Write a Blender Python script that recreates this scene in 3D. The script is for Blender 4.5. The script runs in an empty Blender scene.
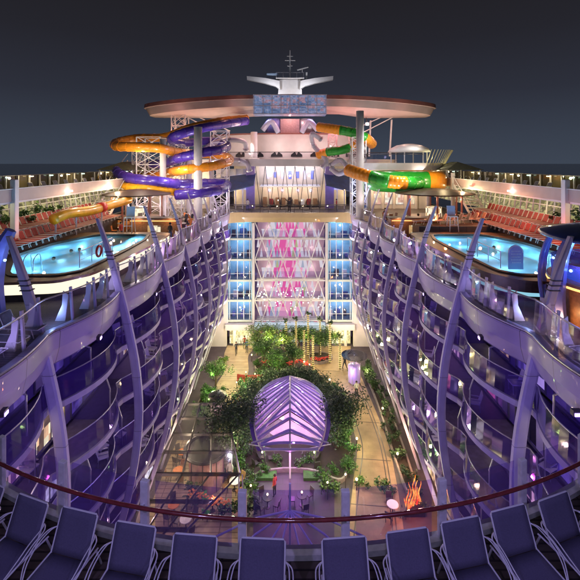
import bpy, math, random
from mathutils import Vector, Matrix
random.seed(7)
PI = math.pi
S = bpy.context.scene
COL = S.collection
F = 400.0            # focal length in photograph pixels, horizon on row 163

def W(px, py, Y):
    return Vector(((px-290)*Y/F, Y, (163-py)*Y/F))

# ------------------------------------------------------------------ materials
def mat(name, col, rough=0.5, metal=0.0, noise=0.0, nscale=4.0, bump=0.0, bscale=30.0, spec=0.5, coat=0.0, emis=None, es=0.0, alpha=1.0):
    m = bpy.data.materials.new(name); m.use_nodes = True
    nt = m.node_tree; b = nt.nodes['Principled BSDF']
    b.inputs['Base Color'].default_value = (*col, 1); b.inputs['Roughness'].default_value = rough
    b.inputs['Metallic'].default_value = metal; b.inputs['Specular IOR Level'].default_value = spec
    b.inputs['Coat Weight'].default_value = coat
    if emis: b.inputs['Emission Color'].default_value = (*emis, 1); b.inputs['Emission Strength'].default_value = es
    if noise > 0 or bump > 0:
        tc = nt.nodes.new('ShaderNodeTexCoord')
    if noise > 0:
        n = nt.nodes.new('ShaderNodeTexNoise'); n.inputs['Scale'].default_value = nscale; n.inputs['Detail'].default_value = 6
        nt.links.new(tc.outputs['Object'], n.inputs['Vector'])
        r = nt.nodes.new('ShaderNodeValToRGB')
        r.color_ramp.elements[0].position = .3; r.color_ramp.elements[1].position = .7
        r.color_ramp.elements[0].color = (*[c*(1-noise) for c in col], 1)
        r.color_ramp.elements[1].color = (*[min(1, c*(1+noise*.6)) for c in col], 1)
        nt.links.new(n.outputs['Fac'], r.inputs['Fac']); nt.links.new(r.outputs['Color'], b.inputs['Base Color'])
        mr = nt.nodes.new('ShaderNodeMapRange'); mr.inputs['To Min'].default_value = max(0.02, rough*.75); mr.inputs['To Max'].default_value = min(1, rough*1.25)
        nt.links.new(n.outputs['Fac'], mr.inputs['Value']); nt.links.new(mr.outputs['Result'], b.inputs['Roughness'])
    if bump > 0:
        n2 = nt.nodes.new('ShaderNodeTexNoise'); n2.inputs['Scale'].default_value = bscale; n2.inputs['Detail'].default_value = 4
        nt.links.new(tc.outputs['Object'], n2.inputs['Vector'])
        bp = nt.nodes.new('ShaderNodeBump'); bp.inputs['Strength'].default_value = bump
        nt.links.new(n2.outputs['Fac'], bp.inputs['Height']); nt.links.new(bp.outputs['Normal'], b.inputs['Normal'])
    return m

def emi(name, col, s, sample=False):
    m = bpy.data.materials.new(name); m.use_nodes = True
    nt = m.node_tree; nt.nodes.clear()
    o = nt.nodes.new('ShaderNodeOutputMaterial'); e = nt.nodes.new('ShaderNodeEmission')
    e.inputs['Color'].default_value = (*col, 1); e.inputs['Strength'].default_value = s
    nt.links.new(e.outputs[0], o.inputs['Surface'])
    if not sample: m.cycles.emission_sampling = 'NONE'
    return m

def room(name, cols, scale, s, stretch=(1, 1, 1), rand='voronoi'):
    """lit interior seen through a window: patches of light walls, furniture and dark gaps"""
    m = bpy.data.materials.new(name); m.use_nodes = True
    nt = m.node_tree; b = nt.nodes['Principled BSDF']
    tc = nt.nodes.new('ShaderNodeTexCoord')
    def cells(k, off):
        mp = nt.nodes.new('ShaderNodeMapping'); mp.inputs['Scale'].default_value = [q*scale*k for q in stretch]; mp.inputs['Location'].default_value = (off, off*1.7+.37, off*.6)
        nt.links.new(tc.outputs['Object'], mp.inputs['Vector'])
        sn = nt.nodes.new('ShaderNodeVectorMath'); sn.operation = 'FLOOR'; nt.links.new(mp.outputs['Vector'], sn.inputs[0])
        wn = nt.nodes.new('ShaderNodeTexWhiteNoise'); nt.links.new(sn.outputs[0], wn.inputs['Vector']); return wn.outputs['Value']
    c1, c2, c3_ = cells(.9, .2), cells(2.6, 3.1), cells(5.5, 7.7)
    mixa = nt.nodes.new('ShaderNodeMath'); mixa.operation = 'MULTIPLY_ADD'; mixa.inputs[1].default_value = .62
    m2 = nt.nodes.new('ShaderNodeMath'); m2.operation = 'MULTIPLY'; m2.inputs[1].default_value = .38; nt.links.new(c2, m2.inputs[0])
    nt.links.new(c1, mixa.inputs[0]); nt.links.new(m2.outputs[0], mixa.inputs[2])
    r = nt.nodes.new('ShaderNodeValToRGB'); r.color_ramp.interpolation = 'CONSTANT'
    while len(r.color_ramp.elements) < len(cols): r.color_ramp.elements.new(.5)
    for i, c in enumerate(cols):
        r.color_ramp.elements[i].position = i/len(cols); r.color_ramp.elements[i].color = (*c, 1)
    nt.links.new(mixa.outputs[0], r.inputs['Fac'])
    b.inputs['Base Color'].default_value = (.1, .1, .1, 1); b.inputs['Roughness'].default_value = .3
    fm = nt.nodes.new('ShaderNodeMapRange'); fm.inputs['To Min'].default_value = .65*s; fm.inputs['To Max'].default_value = 1.2*s; nt.links.new(c3_, fm.inputs['Value'])
    nt.links.new(r.outputs['Color'], b.inputs['Emission Color']); nt.links.new(fm.outputs['Result'], b.inputs['Emission Strength'])
    m.cycles.emission_sampling = 'NONE'
    return m

def glass(name, tint, refl=1.0, rough=0.03, diffuse=0.0, dcol=(.5, .4, .8)):
    m = bpy.data.materials.new(name); m.use_nodes = True
    nt = m.node_tree; nt.nodes.clear()
    o = nt.nodes.new('ShaderNodeOutputMaterial'); t = nt.nodes.new('ShaderNodeBsdfTransparent'); g = nt.nodes.new('ShaderNodeBsdfGlossy')
    t.inputs['Color'].default_value = (*tint, 1); g.inputs['Roughness'].default_value = rough
    fr = nt.nodes.new('ShaderNodeFresnel'); fr.inputs['IOR'].default_value = 1.5
    mu = nt.nodes.new('ShaderNodeMath'); mu.operation = 'MULTIPLY'; mu.inputs[1].default_value = refl
    nt.links.new(fr.outputs[0], mu.inputs[0])
    mx = nt.nodes.new('ShaderNodeMixShader'); nt.links.new(mu.outputs[0], mx.inputs['Fac'])
    src = t.outputs[0]
    if diffuse > 0:
        d = nt.nodes.new('ShaderNodeBsdfDiffuse'); d.inputs['Color'].default_value = (*dcol, 1)
        tl = nt.nodes.new('ShaderNodeBsdfTranslucent'); tl.inputs['Color'].default_value = (*dcol, 1)
        m0 = nt.nodes.new('ShaderNodeMixShader'); m0.inputs['Fac'].default_value = .5
        nt.links.new(d.outputs[0], m0.inputs[1]); nt.links.new(tl.outputs[0], m0.inputs[2])
        m1 = nt.nodes.new('ShaderNodeMixShader'); m1.inputs['Fac'].default_value = diffuse
        nt.links.new(t.outputs[0], m1.inputs[1]); nt.links.new(m0.outputs[0], m1.inputs[2]); src = m1.outputs[0]
    nt.links.new(src, mx.inputs[1]); nt.links.new(g.outputs[0], mx.inputs[2])
    nt.links.new(mx.outputs[0], o.inputs['Surface'])
    return m

def brick_mat(name, c1, c2, cm, sx, sy, rough=.6, offset=.5, mortar=.02):
    m = bpy.data.materials.new(name); m.use_nodes = True
    nt = m.node_tree; b = nt.nodes['Principled BSDF']
    tc = nt.nodes.new('ShaderNodeTexCoord'); t = nt.nodes.new('ShaderNodeTexBrick')
    t.inputs['Color1'].default_value = (*c1, 1); t.inputs['Color2'].default_value = (*c2, 1); t.inputs['Mortar'].default_value = (*cm, 1)
    t.inputs['Scale'].default_value = 1; t.inputs['Brick Width'].default_value = sx; t.inputs['Row Height'].default_value = sy
    t.inputs['Mortar Size'].default_value = mortar; t.offset = offset
    nt.links.new(tc.outputs['Object'], t.inputs['Vector'])
    n = nt.nodes.new('ShaderNodeTexNoise'); n.inputs['Scale'].default_value = 1.3; n.inputs['Detail'].default_value = 8
    nt.links.new(tc.outputs['Object'], n.inputs['Vector'])
    mx = nt.nodes.new('ShaderNodeMixRGB'); mx.blend_type = 'MULTIPLY'; mx.inputs['Fac'].default_value = .6
    nt.links.new(t.outputs['Color'], mx.inputs[1]); nt.links.new(n.outputs['Fac'], mx.inputs[2])
    nt.links.new(mx.outputs[0], b.inputs['Base Color']); b.inputs['Roughness'].default_value = rough
    bp = nt.nodes.new('ShaderNodeBump'); bp.inputs['Strength'].default_value = .3; bp.invert = True
    nt.links.new(t.outputs['Fac'], bp.inputs['Height']); nt.links.new(bp.outputs['Normal'], b.inputs['Normal'])
    return m

M = {}
M['fin'] = mat('painted steel', (.52, .50, .60), .46, noise=.14, nscale=1.5, coat=.0)
M['band'] = mat('band paint', (.36, .31, .50), .38, noise=.16, nscale=.6, coat=.12)
def seams(m, step, wd=.012, axis='Y', dark=.35):
    nt = m.node_tree; b = nt.nodes['Principled BSDF']; lk = b.inputs['Base Color'].links
    tc = nt.nodes.new('ShaderNodeTexCoord'); sp = nt.nodes.new('ShaderNodeSeparateXYZ'); nt.links.new(tc.outputs['Object'], sp.inputs[0])
    d = nt.nodes.new('ShaderNodeMath'); d.operation = 'DIVIDE'; d.inputs[1].default_value = step; nt.links.new(sp.outputs[axis], d.inputs[0])
    f = nt.nodes.new('ShaderNodeMath'); f.operation = 'FRACT'; nt.links.new(d.outputs[0], f.inputs[0])
    l = nt.nodes.new('ShaderNodeMath'); l.operation = 'LESS_THAN'; l.inputs[1].default_value = wd/step; nt.links.new(f.outputs[0], l.inputs[0])
    mx = nt.nodes.new('ShaderNodeMixRGB'); mx.blend_type = 'MULTIPLY'; mx.inputs[2].default_value = (dark, dark, dark, 1); nt.links.new(l.outputs[0], mx.inputs[0])
    if lk: nt.links.new(lk[0].from_socket, mx.inputs[1])
    else: mx.inputs[1].default_value = b.inputs['Base Color'].default_value
    nt.links.new(mx.outputs[0], b.inputs['Base Color'])
seams(M['band'], 2.4, .03); seams(M['fin'], 2.9, .03, 'Z', .5)
M['white'] = mat('white paint', (.78, .77, .76), .45, noise=.06, nscale=2)
M['fascia'] = mat('gallery fascia paint', (.46, .34, .31), .5, noise=.12, nscale=1)
M['pinkwhite'] = mat('ship white paint', (.70, .66, .64), .5, noise=.08, nscale=1)
M['slab'] = mat('balcony slab', (.44, .41, .52), .45, noise=.15, nscale=2)
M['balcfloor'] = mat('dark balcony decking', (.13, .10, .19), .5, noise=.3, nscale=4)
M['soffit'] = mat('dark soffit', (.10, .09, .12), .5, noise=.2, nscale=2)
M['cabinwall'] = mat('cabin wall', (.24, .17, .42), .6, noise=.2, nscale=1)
M['partition'] = mat('balcony partition', (.28, .26, .36), .4, noise=.15, nscale=1)
M['winframe'] = mat('window aluminium', (.30, .29, .33), .35, metal=.6)
M['darkglass'] = mat('dark window glass', (.025, .022, .045), .06, spec=.9)
M['rail'] = mat('varnished red handrail', (.22, .035, .04), .22, noise=.25, nscale=8, coat=1.0)
M['alu'] = mat('brushed aluminium', (.62, .62, .68), .34, metal=.75, noise=.08, nscale=12)
M['alupost'] = mat('satin aluminium post', (.80, .80, .86), .42, metal=.0, noise=.15, nscale=9)
M['frame'] = mat('pale lounger tube', (.78, .78, .86), .35, coat=.4)
M['sling'] = mat('navy sling fabric', (.118, .110, .195), .8, noise=.2, nscale=60, bump=.25, bscale=400)
M['deckdark'] = brick_mat('dark deck planks', (.06, .05, .055), (.08, .065, .06), (.01, .01, .01), 3.0, .14)
M['deck'] = brick_mat('pool deck planks', (.17, .13, .11), (.13, .10, .09), (.03, .02, .02), 2.4, .16)
M['wood'] = mat('teak', (.24, .11, .045), .45, noise=.4, nscale=6, coat=.3)
M['darkwood'] = mat('dark timber', (.06, .035, .025), .5, noise=.4, nscale=5)
M['black'] = mat('black steel', (.018, .018, .022), .4, noise=.2)
M['darksteel'] = mat('dark bronze steel', (.05, .042, .045), .4, noise=.2)
M['park'] = brick_mat('park paving', (.10, .075, .10), (.085, .065, .085), (.07, .06, .06), 1.2, .6)
M['path'] = brick_mat('tan path paving', (.46, .33, .20), (.42, .30, .18), (.36, .26, .16), .9, .45, mortar=.01)
M['timber'] = brick_mat('timber walkway', (.60, .46, .29), (.52, .39, .24), (.26, .18, .11), 5.0, .42, offset=0, mortar=.04)
M['soil'] = mat('planting soil', (.035, .025, .018), .9, noise=.4, nscale=5, bump=.5)
M['leafdark'] = mat('dark foliage', (.035, .08, .028), .55, noise=.5, nscale=2)
M['leaf'] = mat('green foliage', (.06, .15, .025), .5, noise=.45, nscale=2)
M['leafpale'] = mat('pale foliage', (.16, .22, .045), .5, noise=.4, nscale=2)
M['bark'] = mat('bark', (.10, .07, .045), .8, noise=.4, nscale=8, bump=.6)
M['redflower'] = mat('red petals', (.42, .02, .02), .6, noise=.4, nscale=9)
M['redfab'] = mat('red fabric', (.26, .03, .028), .75, noise=.25, nscale=5)
M['orangefab'] = mat('orange fabric', (.62, .20, .04), .7, noise=.2, nscale=5)
M['greenfab'] = mat('green seat', (.04, .28, .06), .6, noise=.2)
M['brownfab'] = mat('tan fabric', (.30, .16, .08), .8, noise=.3, nscale=5)
M['greyfab'] = mat('grey fabric', (.16, .16, .19), .8, noise=.3, nscale=5)
M['purple'] = mat('violet fibreglass', (.07, .035, .36), .30, noise=.15, nscale=3, coat=.35)
M['orange'] = mat('orange fibreglass', (.90, .33, .02), .32, noise=.15, nscale=3, coat=.35)
M['yellow'] = mat('yellow fibreglass', (.85, .40, .015), .34, noise=.2, nscale=2, coat=.35)
M['green'] = mat('green fibreglass', (.03, .36, .035), .32, noise=.15, nscale=3, coat=.35)
M['redbrown'] = mat('red brown fascia', (.28, .12, .10), .4, noise=.2, nscale=1)
M['navy'] = mat('navy canopy fabric', (.02, .05, .20), .35, noise=.3, nscale=2, coat=.6)
M['bluepost'] = mat('blue painted post', (.16, .18, .48), .35, noise=.15)
M['tile'] = brick_mat('pool tiles', (.42, .72, .84), (.36, .66, .80), (.25, .5, .65), .5, .5, rough=.3, mortar=.01)
M['skin'] = mat('skin', (.50, .28, .19), .6)
M['hair'] = mat('hair', (.03, .02, .015), .7)
M['cloth_dark'] = mat('dark clothing', (.03, .03, .045), .8)
M['cloth_blue'] = mat('blue clothing', (.05, .08, .22), .8)
M['cloth_white'] = mat('white clothing', (.65, .63, .6), .8)
M['cloth_red'] = mat('red clothing', (.35, .04, .04), .8)
M['red'] = mat('red plastic', (.6, .03, .02), .4)
M['glass'] = glass('clear glass', (.90, .90, .97))
M['railglass'] = glass('violet tinted glass', (.72, .64, .96), 1.3, .03, .17, (.22, .14, .66))
M['balcglass'] = glass('balcony glass', (.60, .50, .92), .6, .05, .20, (.24, .13, .66))
M['partglass'] = glass('frosted partition glass', (.60, .54, .86), .5, .25, .30, (.17, .12, .42))
M['deckglass'] = glass('deck edge glass', (.86, .84, .95), .5, .04, .03, (.3, .2, .6))
M['roofglass'] = glass('roof glass', (.78, .74, .80), 2.2, .06, .05, (.5, .45, .55))
M['canopyglass'] = glass('frosted canopy glass', (.75, .62, .92), .8, .15, .80, (.88, .74, .92))
M['em_white'] = emi('led white', (1, .90, .66), 1.05)
M['em_warm'] = emi('warm bulb', (1, .76, .38), 5)
M['em_bulb'] = emi('string bulb', (1, .76, .24), 1.5)
M['em_spot'] = emi('deck lamp lens and painted glint', (1, .95, .88), 14)
M['em_violet'] = emi('violet lens', (.45, .3, 1), 6)
M['em_blue'] = emi('blue lens', (.25, .6, 1), 8)
M['em_cyan'] = emi('cyan strip', (.35, .75, .95), .7)
M['em_amber'] = emi('amber strip', (1, .5, .16), 1.8)
M['em_fire'] = emi('flame orange', (1, .20, .03), 2.6)
def fire_mat():
    m = emi('flame orange', (1, .2, .03), 2.2); nt = m.node_tree; e = [n for n in nt.nodes if n.type == 'EMISSION'][0]
    tc = nt.nodes.new('ShaderNodeTexCoord'); n = nt.nodes.new('ShaderNodeTexNoise'); n.inputs['Scale'].default_value = 3.5
    r = nt.nodes.new('ShaderNodeValToRGB'); r.color_ramp.elements[0].position = .35; r.color_ramp.elements[0].color = (.6, .03, .01, 1); r.color_ramp.elements[1].position = .68; r.color_ramp.elements[1].color = (1, .42, .06, 1)
    nt.links.new(tc.outputs['Object'], n.inputs['Vector']); nt.links.new(n.outputs['Fac'], r.inputs['Fac']); nt.links.new(r.outputs['Color'], e.inputs['Color']); return m
M['em_fire'] = fire_mat()
M['em_magenta'] = emi('magenta panel', (1, .12, .48), .7)
M['em_red'] = emi('red lamp', (1, .08, .05), 5)
M['em_green'] = emi('pale green lamp', (.7, 1, .8), 3)
M['r_warm'] = room('lit warm room', [(.9, .62, .30), (.5, .30, .12), (.95, .85, .6), (.10, .06, .04), (.7, .42, .25)], 1.1, .95, (1, 1, .7))
M['r_yellow'] = room('yellow lit shop', [(.95, .85, .40), (.80, .66, .26), (.98, .92, .62), (.45, .36, .15)], 1.5, .85, (1, 1, .6))
M['r_pink'] = room('pink lit room', [(.75, .12, .40), (.15, .05, .2), (.9, .5, .7), (.05, .03, .09)], 1.2, .8, (1, 1, .7))
M['r_violet'] = room('violet fill pane', [(.05, .028, .17), (.09, .055, .28), (.03, .02, .10), (.22, .15, .46), (.075, .045, .26)], .8, 1.15, (1, 1, .5))  # violet glow put into the panes to lift the facade fill
M['r_blue'] = room('blue lit room', [(.06, .34, .55), (.10, .50, .70), (.03, .22, .42), (.22, .62, .78), (.05, .30, .50), (.45, .72, .80)], 1.4, .8, (1, 1, 2.2))
M['r_magenta'] = room('magenta mural', [(.80, .05, .30), (.55, .03, .28), (.9, .35, .6), (.62, .02, .25), (.25, .04, .2), (.75, .55, .75)], .95, .75, (1, 1, .6))
M['r_mix'] = room('atrium interior', [(.55, .50, .18), (.72, .66, .35), (.10, .07, .12), (.5, .62, .75), (.25, .16, .2), (.72, .5, .6)], .9, .62, (1, 1, 1.6))
M['r_dark'] = room('dim atrium bay', [(.06, .03, .06), (.12, .05, .09), (.03, .02, .04), (.2, .1, .14)], .9, .7, (1.5, 1, .5))
M['r_cream'] = room('cream lounge', [(.95, .82, .62), (.85, .66, .42), (.98, .9, .78), (.75, .42, .34), (.9, .76, .5)], 1.0, .72, (1, 1, .5))
M['r_vwhite'] = room('lilac white lounge', [(.86, .80, .95), (.70, .64, .88), (.95, .92, 1), (.5, .46, .66)], 1.2, .8)
M['r_green'] = room('green gold gallery', [(.20, .19, .07), (.42, .40, .15), (.10, .09, .04), (.62, .58, .25), (.06, .06, .03), (.28, .25, .1)], 1.6, .55, (1, 1, 1))
M['painted_reflect'] = room('painted reflection glazing', [(.10, .17, .36), (.17, .25, .48), (.30, .34, .56), (.46, .28, .38), (.12, .2, .42)], .9, .55, (1, 1, 1.6))  # blue and pink reflections painted in as glowing cells
M['r_bluewin'] = room('blue glazing', [(.10, .20, .45), (.16, .30, .60), (.25, .40, .65), (.45, .5, .7), (.08, .14, .3)], 1.2, .6)

# water: lets the lit basin show through and mirrors at grazing angles
def water_mat(name, tint, refl, bs, bst):
    m = glass(name, tint, refl, .02, .55, (.34, .74, .95))
    nt = m.node_tree
    g = [n for n in nt.nodes if n.type == 'BSDF_GLOSSY'][0]; fr = [n for n in nt.nodes if n.type == 'FRESNEL'][0]
    tc = nt.nodes.new('ShaderNodeTexCoord'); n = nt.nodes.new('ShaderNodeTexNoise'); n.inputs['Scale'].default_value = bs; n.inputs['Detail'].default_value = 4
    bp = nt.nodes.new('ShaderNodeBump'); bp.inputs['Strength'].default_value = bst
    nt.links.new(tc.outputs['Object'], n.inputs['Vector']); nt.links.new(n.outputs['Fac'], bp.inputs['Height'])
    nt.links.new(bp.outputs['Normal'], g.inputs['Normal']); nt.links.new(bp.outputs['Normal'], fr.inputs['Normal'])
    return m
M['water'] = water_mat('pool water', (.60, .88, .98), 1.0, 3.0, .45)
M['stone'] = mat('grey stone kerb', (.26, .22, .21), .6, noise=.25, nscale=3, bump=.3)

def sea_mat():
    m = mat('night sea', (.05, .058, .07), .16, spec=.5)
    nt = m.node_tree; b = nt.nodes['Principled BSDF']
    tc = nt.nodes.new('ShaderNodeTexCoord'); n = nt.nodes.new('ShaderNodeTexNoise'); n.inputs['Scale'].default_value = .05; n.inputs['Detail'].default_value = 10
    nt.links.new(tc.outputs['Object'], n.inputs['Vector'])
    bp = nt.nodes.new('ShaderNodeBump'); bp.inputs['Strength'].default_value = .3; bp.inputs['Distance'].default_value = 2
    nt.links.new(n.outputs['Fac'], bp.inputs['Height']); nt.links.new(bp.outputs['Normal'], b.inputs['Normal'])
    return m
M['sea'] = sea_mat()

# ------------------------------------------------------------------ mesh builder
class MB:
    def __init__(self): self.v = []; self.f = []; self.m = []
    def add(self, vs, fs, mi=0):
        o = len(self.v); self.v += [tuple(p) for p in vs]
        for f in fs: self.f.append(tuple(i+o for i in f)); self.m.append(mi)
        return self
    def box(self, c, s, rz=0, mi=0, bev=0):
        c = Vector(c); hx, hy, hz = s[0]/2, s[1]/2, s[2]/2
        R = Matrix.Rotation(rz, 3, 'Z')
        vs = [c + R @ Vector((x*hx, y*hy, z*hz)) for z in (-1, 1) for y in (-1, 1) for x in (-1, 1)]
        return self.add(vs, [(0, 2, 3, 1), (4, 5, 7, 6), (0, 1, 5, 4), (2, 6, 7, 3), (0, 4, 6, 2), (1, 3, 7, 5)], mi)
    def bar(self, a, b, w, h=None, up=(0, 0, 1), mi=0, w2=None, h2=None):
        a = Vector(a); b = Vector(b); h = h or w; w2 = w if w2 is None else w2; h2 = h if h2 is None else h2
        d = (b-a).normalized(); u = Vector(up)
        if abs(d.dot(u)) > .98: u = Vector((0, 1, 0))
        s = d.cross(u).normalized(); t = s.cross(d)
        vs = [a+s*x*w/2+t*y*h/2 for x, y in ((-1, -1), (1, -1), (1, 1), (-1, 1))] + [b+s*x*w2/2+t*y*h2/2 for x, y in ((-1, -1), (1, -1), (1, 1), (-1, 1))]
        return self.add(vs, [(3, 2, 1, 0), (4, 5, 6, 7), (0, 1, 5, 4), (1, 2, 6, 5), (2, 3, 7, 6), (3, 0, 4, 7)], mi)
    def tube(self, pts, r, n=8, mi=0, closed=False):
        pts = [Vector(p) for p in pts]; k = len(pts)
        rs = r if isinstance(r, (list, tuple)) else [r]*k
        vs = []; pu = None
        for i, p in enumerate(pts):
            if closed: d = pts[(i+1) % k]-pts[i-1]
            else: d = pts[min(i+1, k-1)]-pts[max(i-1, 0)]
            d.normalize()
            if pu is None:
                u = Vector((0, 0, 1)); u = Vector((1, 0, 0)) if abs(d.z) > .95 else u
            else: u = pu
            s = d.cross(u).normalized(); t = s.cross(d).normalized(); pu = t
            for j in range(n):
                a = 2*PI*j/n; vs.append(p+s*math.cos(a)*rs[i]+t*math.sin(a)*rs[i])
        fs = []
        for i in range(k if closed else k-1):
            for j in range(n):
                a = i*n+j; b = i*n+(j+1) % n; c = ((i+1) % k)*n+(j+1) % n; d = ((i+1) % k)*n+j
                fs.append((a, b, c, d))
        if not closed: fs += [tuple(range(n-1, -1, -1)), tuple(range((k-1)*n, k*n))]
        return self.add(vs, fs, mi)
    def lathe(self, c, prof, n=24, mi=0, sx=1, sy=1):
        c = Vector(c); vs = []
        for r, z in prof:
            for j in range(n):
                a = 2*PI*j/n; vs.append(c+Vector((r*math.cos(a)*sx, r*math.sin(a)*sy, z)))
        fs = []
        for i in range(len(prof)-1):
            for j in range(n):
                fs.append((i*n+j, i*n+(j+1) % n, (i+1)*n+(j+1) % n, (i+1)*n+j))
        fs += [tuple(range(n-1, -1, -1)), tuple(range((len(prof)-1)*n, len(prof)*n))]
        return self.add(vs, fs, mi)
    def prism(self, poly, z0, z1, mi=0):
        n = len(poly)
        if sum(poly[i][0]*poly[(i+1) % n][1]-poly[(i+1) % n][0]*poly[i][1] for i in range(n)) < 0: poly = poly[::-1]
        vs = [(p[0], p[1], z0) for p in poly]+[(p[0], p[1], z1) for p in poly]
        fs = [tuple(range(n-1, -1, -1)), tuple(range(n, 2*n))]+[(i, (i+1) % n, n+(i+1) % n, n+i) for i in range(n)]
        return self.add(vs, fs, mi)
    def ribbon(self, A, B, mi=0):
        k = len(A); return self.add(list(A)+list(B), [(i, i+1, k+i+1, k+i) for i in range(k-1)], mi)
    def ring(self, A, Z0, B, Z1, mi=0):      # closed loops of xy
        k = len(A); vs = [(p[0], p[1], Z0) for p in A]+[(p[0], p[1], Z1) for p in B]
        return self.add(vs, [(i, (i+1) % k, k+(i+1) % k, k+i) for i in range(k)], mi)
    def sphere(self, c, r, n=10, mi=0, sz=1):
        pr = [(max(.001, r*math.sin(PI*i/(n//2+1))), -r*sz*math.cos(PI*i/(n//2+1))) for i in range(n//2+2)]
        return self.lathe(c, pr, n, mi)
    def build(self, name, mats, parent=None, smooth=False, bevel=0, solid=0):
        me = bpy.data.meshes.new(name); me.from_pydata(self.v, [], self.f)
        if not isinstance(mats, (list, tuple)): mats = [mats]
        for m in mats: me.materials.append(m)
        if len(mats) > 1: me.polygons.foreach_set('material_index', self.m)
        if smooth: me.polygons.foreach_set('use_smooth', [True]*len(me.polygons))
        me.update()
        o = bpy.data.objects.new(name, me); COL.objects.link(o)
        if parent:
            o.parent = parent; o.matrix_parent_inverse = Matrix.Translation(-parent.location) if parent.rotation_euler.z == 0 and parent.get('_abs') else Matrix()
        if bevel:
            md = o.modifiers.new('edge', 'BEVEL'); md.width = bevel; md.segments = 2; md.limit_method = 'ANGLE'; md.angle_limit = math.radians(40)
        if solid:
            md = o.modifiers.new('thick', 'SOLIDIFY'); md.thickness = solid; md.offset = 0
        return o

def tag(o, label=None, cat=None, group=None, kind=None):
    if label: o['label'] = label
    if cat: o['category'] = cat
    if group: o['group'] = group
    if kind: o['kind'] = kind
    return o
def thing(name, label, cat, loc=(0, 0, 0), rz=0, group=None, absolute=False):
    """an Empty at the base; absolute=True: its parts are written in world coordinates"""
    o = bpy.data.objects.new(name, None); COL.objects.link(o); o.location = loc; o.rotation_euler = (0, 0, rz)
    o.empty_display_size = .3
    if absolute: o['_abs'] = 1
    return tag(o, label, cat, group)
def struct(o): o['kind'] = 'structure'; return o
def dup(root, loc, rz=0, label=None, group=None):
    r = root.copy(); COL.objects.link(r); r.location = loc; r.rotation_euler = (0, 0, rz)
    if label: r['label'] = label
    if group: r['group'] = group
    for ch in list(root.children):
        c = ch.copy(); COL.objects.link(c); c.parent = r
        for g in ch.children:
            d = g.copy(); COL.objects.link(d); d.parent = c
    return r
def crom(pts, n=8, closed=False):
    pts = [Vector(p) for p in pts]; k = len(pts); out = []
    for i in range(k if closed else k-1):
        if closed: p0, p1, p2, p3 = pts[i-1], pts[i], pts[(i+1) % k], pts[(i+2) % k]
        else: p0, p1, p2, p3 = pts[max(i-1, 0)], pts[i], pts[i+1], pts[min(i+2, k-1)]
        for j in range(n):
            t = j/n
            out.append(.5*((2*p1)+(-p0+p2)*t+(2*p0-5*p1+4*p2-p3)*t*t+(-p0+3*p1-3*p2+p3)*t**3))
    if not closed: out.append(pts[-1])
    return out
def chaikin(poly, k=2):
    for _ in range(k):
        q = []
        for i in range(len(poly)):
            a = Vector(poly[i]); b = Vector(poly[(i+1) % len(poly)]); q += [a*.75+b*.25, a*.25+b*.75]
        poly = q
    return poly
def rounded(poly, k=3, f=.22):
    q = []
    for i in range(len(poly)):
        a = Vector(poly[i]); b = Vector(poly[(i+1) % len(poly)]); q += [a.lerp(b, f*.4), a.lerp(b, f), a.lerp(b, 1-f), a.lerp(b, 1-f*.4)]
    return chaikin(q, 1)
def offs(poly, d):
    c = sum((Vector(p) for p in poly), Vector((0, 0)))/len(poly); n = len(poly); out = []
    for i in range(n):
        a, b = Vector(poly[i-1]), Vector(poly[(i+1) % n]); t = (b-a).normalized(); nn = Vector((t.y, -t.x))
        if nn.dot(Vector(poly[i])-c) < 0: nn = -nn
        out.append(Vector(poly[i])+nn*d)
    return out
def lerpt(tab, x):
    if x <= tab[0][0]: return tab[0][1]
    for (a, va), (b, vb) in zip(tab, tab[1:]):
        if x <= b: return va+(vb-va)*(x-a)/(b-a)
    return tab[-1][1]
def frange(a, b, st):
    n = max(1, round((b-a)/st)); return [a+(b-a)*i/n for i in range(n+1)]

# lamps: some sit by fixtures, others are bare fill added for brightness
PK = 1.0
def point(loc, power, col, r=.12):
    power *= PK
    l = bpy.data.lights.new('lamp_or_fill', 'POINT'); l.energy = power; l.color = col; l.shadow_soft_size = r
    o = bpy.data.objects.new('lamp_or_fill', l); COL.objects.link(o); o.location = loc; return o
def spot(loc, target, power, col, angle=110, blend=.8, r=.15):
    l = bpy.data.lights.new('added_spot', 'SPOT'); l.energy = power; l.color = col; l.shadow_soft_size = r
    l.spot_size = math.radians(angle); l.spot_blend = blend
    o = bpy.data.objects.new('added_spot', l); COL.objects.link(o); o.location = loc
    d = Vector(target)-Vector(loc); o.rotation_euler = d.to_track_quat('-Z', 'Y').to_euler(); return o
VIO = (.37, .24, 1.0); WARM = (1, .66, .34); WHITE = (1, .90, .78); MAG = (1, .15, .75); ORG = (1, .30, .08)

# ------------------------------------------------------------------ camera, world
cam = bpy.data.cameras.new('camera'); co = bpy.data.objects.new('camera', cam); COL.objects.link(co)
co.location = (0, 0, 0); co.rotation_euler = (PI/2, 0, 0)
cam.sensor_width = 36; cam.sensor_fit = 'HORIZONTAL'; cam.lens = 36*F/580; cam.shift_y = -127/580
cam.clip_start = .1; cam.clip_end = 60000
S.camera = co
w = bpy.data.worlds.new('World'); S.world = w; w.use_nodes = True
nt = w.node_tree; bg = nt.nodes['Background']
tc = nt.nodes.new('ShaderNodeTexCoord'); sp = nt.nodes.new('ShaderNodeSeparateXYZ'); nt.links.new(tc.outputs['Generated'], sp.inputs[0])
rp = nt.nodes.new('ShaderNodeValToRGB'); nt.links.new(sp.outputs['Z'], rp.inputs['Fac'])
el = rp.color_ramp.elements
el[0].position = 0; el[0].color = (.047, .060, .086, 1)
el[1].position = 1; el[1].color = (.012, .011, .013, 1)
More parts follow.
